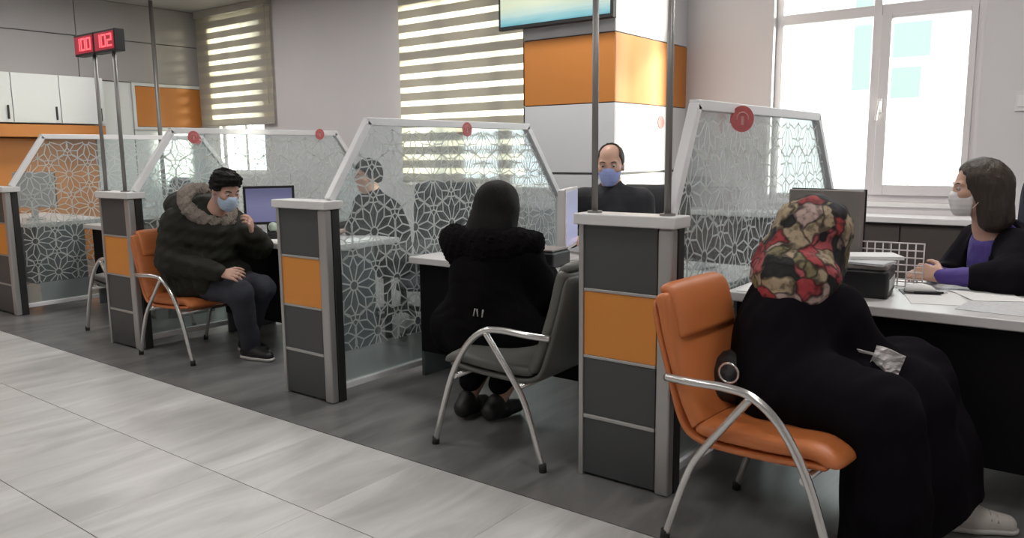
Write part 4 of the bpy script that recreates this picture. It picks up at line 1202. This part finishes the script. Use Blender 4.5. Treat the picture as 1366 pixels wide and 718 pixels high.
def seated(cx, cy, zs, f, head_c, head_f, tilt=0.0):
    """simple seated pose facing f with both forearms on the desk"""
    f = nrm((f[0], f[1], 0)); l = V3(-f[1], f[0], 0); o = V3(cx, cy, 0); z = lambda h: V3(0, 0, h)
    nk = np.asarray(head_c, float)-np.asarray(nrm(head_f))*0.035-z(0.155)
    ch = o*0.35+V3(nk[0], nk[1], 0)*0.65+z(nk[2]-0.16)
    P = dict(pelvis=o+z(zs+0.09), belly=o*0.8+V3(nk[0], nk[1], 0)*0.2+z(zs+0.24), chest=ch, neck=nk)
    P['sh'] = [nk+l*0.185-z(0.075), nk-l*0.185-z(0.075)]
    P['el'] = [nk+l*0.25+f*0.05-z(0.30), nk-l*0.25+f*0.05-z(0.30)]
    P['wr'] = [nk+l*0.13+f*0.26-z(0.285), nk-l*0.13+f*0.26-z(0.285)]
    P['hip'] = [o+l*0.09+z(zs+0.07), o-l*0.09+z(zs+0.07)]
    P['kn'] = [o+l*0.12+f*0.42+z(zs+0.05), o-l*0.12+f*0.42+z(zs+0.05)]
    P['an'] = [o+l*0.12+f*0.40+z(0.076), o-l*0.12+f*0.40+z(0.076)]
    P['toe'] = [f, f]
    return P, f, l

def clerk(label, cx, cy, zs, f, hc, hf, mask, jacket, hairmode, skin):
    root, base = person(label, (cx, cy, 0))
    P, f, l = seated(cx, cy, zs, f, hc, hf)
    wz = 0.775
    for i in (0, 1): P['wr'][i][2] = max(P['wr'][i][2], wz); P['el'][i][2] = max(P['el'][i][2], wz)
    H = Frame(hc, hf)
    S = Sdf(); limbs(S, P); head(S, H, P['neck'])
    hand(S, P['wr'][0], f*0.9-l*0.4, (0, 0, -1), 1, 0.3); hand(S, P['wr'][1], f*0.9+l*0.4, (0, 0, -1), -1, 0.3)
    sdf_obj('body', S, 0.006, skin, root, base)
    eyes_brows(H, root, base, 'hair_thin')
    if mask: face_mask(H, root, base, mask, 0.006)
    cap_hair(H, root, base, 'hair_thin' if hairmode else 'hair_black', bare_top=hairmode, grow=0.008 if hairmode else 0.014)
    S = Sdf()
    S.chain([P['pelvis'], P['belly'], P['chest'], P['neck']-V3(0, 0, 0.05)], [0.175, 0.165, 0.165, 0.08], 0.08)
    S.rc(P['sh'][0], P['sh'][1], 0.078, 0.078, 0.06)
    for i in (0, 1): S.chain([P['sh'][i], P['el'][i], P['wr'][i]+(P['el'][i]-P['wr'][i])*0.08], [0.078, 0.066, 0.046], 0.03)
    S.rc(P['neck']+V3(0, 0, -0.02), P['neck']+V3(0, 0, 0.02), 0.070, 0.066, 0.02)
    S.fold = folds(0.007, 26, 41)
    sdf_obj('jacket', S, 0.009, jacket, root, base)
    S = Sdf()
    for i in (0, 1): S.chain([P['hip'][i], P['kn'][i], P['an'][i]+V3(0, 0, 0.04)], [0.105, 0.075, 0.06], 0.04)
    sdf_obj('trousers', S, 0.012, 'trousers_black', root, base)
    for i in (0, 1): shoe(P, i, root, base, 'shoe_black', h=0.008)
clerk('balding man in dark jacket and blue mask behind the nearest pillar', -0.72, 1.72, 0.56, (0.25, -1, 0), (-0.755, 1.55, 1.265), (0.36, -0.92, -0.12), 'mask_blue', 'jacket_dark', True, 'skin')
clerk('dark haired clerk in black jacket seen through the second glass partition', -2.84, 1.68, 0.50, (-0.35, -1, 0), (-2.89, 1.52, 1.175), (-0.35, -0.92, -0.1), None, 'cardigan', False, 'skin')

# ================================================================== OFFICE CHAIRS
def office_chair(label, leather, loc, rz, zs=0.46):
    t = thing('office_chair', label, 'chair', loc, rz, 'swivel chairs behind the counter')
    bm = B(); pad(bm, [(-0.22, zs-0.02), (-0.1, zs-0.03), (0.12, zs-0.03), (0.22, zs-0.04), (0.25, zs-0.07)], 0.50, 0.08); obj('seat', bm, leather, t, smooth=True)
    bm = B(); pad(bm, [(-0.24, zs+0.06), (-0.27, zs+0.25), (-0.30, zs+0.5), (-0.345, zs+0.66)], 0.48, 0.07); obj('backrest', bm, leather, t, smooth=True)
    bm = B(); add_tube(bm, smooth_path([(-0.05, 0, zs-0.07), (-0.25, 0, zs-0.06), (-0.315, 0, zs+0.05), (-0.32, 0, zs+0.22)], 5), 0.02, 8); obj('back_support', bm, 'black', t)
    for s in (-1, 1):
        bm = B(); add_tube(bm, smooth_path([(0.0, 0.23*s, zs-0.06), (0.0, 0.29*s, zs), (0.02, 0.29*s, zs+0.17), (0.14, 0.29*s, zs+0.19), (-0.14, 0.29*s, zs+0.19)], 5), 0.018, 8); obj('armrest', bm, 'black', t)
    bm = B(); add_tube(bm, [(0, 0, 0.07), (0, 0, zs-0.06)], [0.03, 0.024], 12); obj('gas_column', bm, 'black', t)
    for k in range(5):
        a = 2*PI*k/5+0.3; c, s = math.cos(a), math.sin(a)
        bm = B(); add_tube(bm, [(0, 0, 0.10), (0.27*c, 0.27*s, 0.07)], [0.026, 0.016], 8); lg = obj('base_arm', bm, 'black', t)
        bm = B(); add_disc(bm, (0.28*c, 0.28*s, 0.03), (-s, c, 0), 0.03, 0.03, 16); obj('caster', bm, 'black', lg)
    return t
oc = office_chair('black swivel chair under the woman clerk in purple', 'office_black', (1.47, 1.67, 0), R(215))
dup(oc, (-0.66, 1.80, 0), R(-78), 'black swivel chair behind the balding man with blue mask')
dup(oc, (-2.80, 1.78, 0), R(-110), 'black swivel chair of the clerk seen through the second glass partition')
dup(oc, (-2.16, 1.50, 0), R(-60), 'empty black swivel chair seen through the second glass partition, right of the dark haired clerk')
dup(oc, (-6.08, 1.46, 0), R(-100), 'black swivel chair seen through the farthest glass partition')
nv = office_chair('navy swivel chair at the right edge of the picture', 'navy', (1.50, 2.28, 0), R(-95), 0.50)

# ================================================================== THINGS ON THE DESKS
DT = 0.74
def monitor(label, loc, rz, screen, back='monitor_back', w=0.40, h=0.27, zb=0.13):
    """screen faces +x"""
    t = thing('monitor', label, 'monitor', loc, rz)
    boxo('casing', (-0.03, 0.012, -w/2, w/2, zb, zb+h), back, t, 0.008)
    boxo('bezel', (0.010, 0.018, -w/2-0.004, w/2+0.004, zb-0.004, zb+h+0.004), 'black' if back != 'sill' else back, t, 0.003)
    boxo('screen', (0.0175, 0.0195, -w/2+0.014, w/2-0.014, zb+0.016, zb+h-0.014), screen, t)
    boxo('neck', (-0.045, -0.02, -0.03, 0.03, 0.015, zb+0.10), back, t, 0.004)
    bm = B(); add_disc(bm, (-0.02, 0, 0.007), (0, 0, 1), 0.085, 0.014, 28); obj('base', bm, back, t, bevel=0.003)
    return t
monitor('brown backed monitor standing behind the floral headscarf', (0.66, 1.075, DT), R(82), 'screen_blue', w=0.34, h=0.32, zb=0.10)
monitor('monitor with lavender screen on the desk beside the man in the parka', (-3.33, 0.93, DT), R(-38), 'screen_blue', 'black', w=0.36, h=0.28, zb=0.09)
monitor('pale monitor seen edge on beside the balding man', (-0.73, 1.05, DT), R(22), 'screen_pale', 'sill', w=0.34, h=0.33, zb=0.07)

monitor('grey backed monitor seen through the farthest glass partition', (-6.62, 0.62, DT), R(120), 'screen_blue', 'monitor_rim', w=0.42, h=0.34, zb=0.12)
# printer with papers, wire tray, mouse
pr = thing('printer', 'black box shaped printer on the nearest desk beside the floral headscarf', 'printer', (0.875, 0.83, DT), R(6))
boxo('body', (-0.125, 0.125, -0.13, 0.13, 0.0, 0.115), 'black', pr, 0.012)
boxo('lid', (-0.12, 0.12, -0.12, 0.125, 0.115, 0.135), 'monitor_back', pr, 0.006)
boxo('paper_slot', (0.122, 0.128, -0.10, 0.10, 0.03, 0.075), 'paper_grey', pr, 0.002)
for k in range(3):
    o = tag(boxo('paper_stack', (-0.105, 0.105, -0.075, 0.075, 0, 0.006+0.004*k), 'paper' if k != 1 else 'paper_grey', bevel=0.001),
        ['loose white papers on top of the printer, left', 'grey printed papers on top of the printer, at the front', 'white paper pile on top of the printer, at the back'][k], 'paper')
    o.location = ((0.825, 0.86), (0.90, 0.78), (0.91, 0.88))[k] + (DT+0.1355+0.0105*(k == 2),); o.rotation_euler = (0, 0, (0.2, -0.15, 0.5)[k])
pr2 = thing('printer', 'black printer on the desk right of the woman in black coat', 'printer', (-0.70, 0.76, DT), R(5))
boxo('body', (-0.11, 0.11, -0.10, 0.10, 0.0, 0.085), 'black', pr2, 0.015)
boxo('lid', (-0.10, 0.10, -0.09, 0.09, 0.085, 0.098), 'monitor_back', pr2, 0.005)
wt = thing('wire_tray', 'white wire mesh document tray behind the black printer', 'tray', (0.945, 1.065, DT+0.0045), R(4))
bm = B()
add_tube(bm, [(-0.13, 0, 0.0), (0.13, 0, 0.0), (0.13, 0, 0.19), (-0.13, 0, 0.19)], 0.004, 6, closed=True)
obj('rim', bm, 'wire_white', wt)
for k in range(9):
    x = -0.13+0.0325*k; bm = B(); add_tube(bm, [(x, 0, 0.0), (x, 0, 0.19)], 0.0032, 5); obj('wire', bm, 'wire_white', wt)
for k in range(1, 6):
    z = 0.0317*k; bm = B(); add_tube(bm, [(-0.13, 0, z), (0.13, 0, z)], 0.0032, 5); obj('wire', bm, 'wire_white', wt)
bm = B(); add_tube(bm, [(-0.13, 0, 0.003), (-0.13, 0.12, 0.003), (0.13, 0.12, 0.003), (0.13, 0, 0.003)], 0.004, 6); obj('base_frame', bm, 'wire_white', wt)
ms = thing('computer_mouse', 'white computer mouse on a dark pad by the clerk\'s hands', 'mouse', (1.085, 0.965, DT), R(200))
boxo('mouse_pad', (-0.072, 0.072, -0.06, 0.06, 0.0, 0.004), 'black', ms, 0.001)
S = Sdf(); S.ell((0, 0, 0.008), np.eye(3), (0.062, 0.036, 0.032), 0.01); S.post.append(lambda X, Y, Z, D: np.maximum(D, 0.0045-Z))
sdf_obj('shell', S, 0.004, 'paper', ms)
def sheet(x, y, rz, w, h, m, label, z=DT, th=0.002):
    o = tag(boxo('paper_sheet', (-w/2, w/2, -h/2, h/2, 0, th), m), label, 'paper'); o.location = (x, y, z); o.rotation_euler = (0, 0, rz); return o
sheet(1.16, 0.86, 0.3, 0.21, 0.297, 'paper', 'white paper sheet on the nearest desk in front of the folded hands')
sheet(1.43, 0.85, -0.1, 0.30, 0.42, 'paper_grey', 'large printed sheet on the nearest desk, at the right edge of the picture', z=DT+0.0005)
sheet(1.33, 1.02, 0.5, 0.21, 0.25, 'paper', 'pale sheet on the nearest desk below the clerk\'s purple sleeve', z=DT+0.003)
sheet(0.52, 0.70, 0.1, 0.18, 0.24, 'paper', 'white sheet on the nearest desk beside the glass partition', th=0.004)
sheet(0.53, 0.88, -0.2, 0.15, 0.20, 'paper_grey', 'grey printed form on the nearest desk beside the glass partition', th=0.006)
sheet(-0.92, 0.74, 0.2, 0.20, 0.18, 'paper', 'white sheet on the desk before the woman in black coat')
sheet(0.12, 0.85, 0.15, 0.21, 0.28, 'paper', 'white sheet on the desk seen through the nearest glass partition', th=0.01)
sheet(-0.06, 1.12, -0.25, 0.30, 0.21, 'paper_grey', 'printed sheets on the desk seen through the nearest glass partition', th=0.012)
sheet(-2.52, 1.05, 0.1, 0.16, 0.28, 'paper', 'white sheet on the desk end seen through the second glass partition', th=0.006)
sheet(-3.05, 0.74, 0.1, 0.21, 0.16, 'paper', 'white sheet on the desk before the man in the parka')
pn = thing('pen', 'dark pen lying on the paper before the folded hands', 'pen', (1.13, 0.93, DT+0.010), R(25))
bm = B(); add_tube(bm, [(-0.06, 0, 0), (0.05, 0, 0)], 0.005, 8); obj('barrel', bm, 'black', pn)
bm = B(); add_tube(bm, [(0.05, 0, 0), (0.068, 0, 0)], [0.005, 0.0012], 8); obj('tip', bm, 'chrome', pn)
dv = thing('desk_terminal', 'small black desk device with pale round dome by the lavender monitor', 'device', (-3.12, 0.80, DT), R(-40))
boxo('base', (-0.045, 0.045, -0.04, 0.04, 0.0, 0.05), 'black', dv, 0.01)
bm = B(); bmesh.ops.create_uvsphere(bm, u_segments=20, v_segments=12, radius=0.036, matrix=Matrix.Translation((0, 0, 0.085))); obj('dome', bm, 'device_green', dv, smooth=True)
bm = B(); add_tube(bm, [(0, 0, 0.045), (0, 0, 0.06)], 0.02, 12); obj('neck', bm, 'black', dv)

# handbag with ring, paper tissue
hb = thing('handbag', 'black handbag with silver ring on the orange chair behind the robe', 'bag', (0.655, 0.03, 0.445))
S = Sdf(); S.ell((0, 0, 0.085), np.eye(3), (0.09, 0.13, 0.095), 0.03); S.ell((-0.01, 0, 0.05), np.eye(3), (0.09, 0.14, 0.055), 0.03); S.fold = folds(0.005, 40, 6)
sdf_obj('body', S, 0.008, 'bag', hb)
bm = B(); add_tube(bm, [(0.03+0.035*math.cos(a), -0.135, 0.13+0.035*math.sin(a)) for a in np.linspace(0, 2*PI, 21)[:-1]], 0.005, 8, closed=True); obj('ring', bm, 'chrome', hb)
ts = thing('paper_tissue', 'crumpled white tissue held over the black robe', 'tissue', (1.148, 0.098, 0.648), R(12))
bm = B(); n = 9; rt = random.Random(4); gv = {}
for i in range(n):
    for j in range(n):
        u, v = i/(n-1)-0.5, j/(n-1)-0.5
        gv[i, j] = bm.verts.new((u*0.088+v*0.020, (rt.random()-0.5)*0.016+0.012*math.sin(7*u+5*v)-0.004, v*0.072-u*0.028))
for i in range(n-1):
    for j in range(n-1): bm.faces.new((gv[i, j], gv[i+1, j], gv[i+1, j+1], gv[i, j+1]))
a = bm.verts.new((-0.095, -0.004, 0.030)); b = bm.verts.new((-0.088, 0.002, 0.018))
bm.faces.new((gv[0, 4], gv[0, 5], a, b))
o = obj('sheet', bm, 'tissue', ts); sd = o.modifiers.new('thickness', 'SOLIDIFY'); sd.thickness = 0.002

# ------------------------------------------------------------------ outside the windows
structure(boxo('trim_2', (-40, 40, YW+0.3, 45, -1.2, -1.0), 'pavement'))
nb = thing('neighbour_building', 'pale building with greenish windows beyond the right window', 'building', (-2.0, 15.0, -1.0))
boxo('wall', (-3.2, 2.6, 0, 4, 0, 7.5), 'facade', nb)
for x, w, z0, z1 in ((-0.60, 0.34, 3.55, 5.4), (0.30, 0.72, 4.15, 4.82), (0.22, 0.60, 3.35, 3.95)):
    f = boxo('window', (x-w/2-0.06, x+w/2+0.06, -0.06, 0.02, z0-0.06, z1+0.06), 'facade', nb)
    boxo('pane', (x-w/2, x+w/2, -0.08, -0.06, z0, z1), 'facade_green', f)

sw = thing('wall_switch', 'small pale switch box on the wall right of the window', 'switch', (1.16, YW, 1.66))
boxo('plate', (-0.045, 0.045, -0.014, 0.0, -0.07, 0.07), 'pvc', sw, 0.004)
boxo('rocker', (-0.028, 0.028, -0.020, -0.014, -0.04, 0.04), 'sill', sw, 0.002)
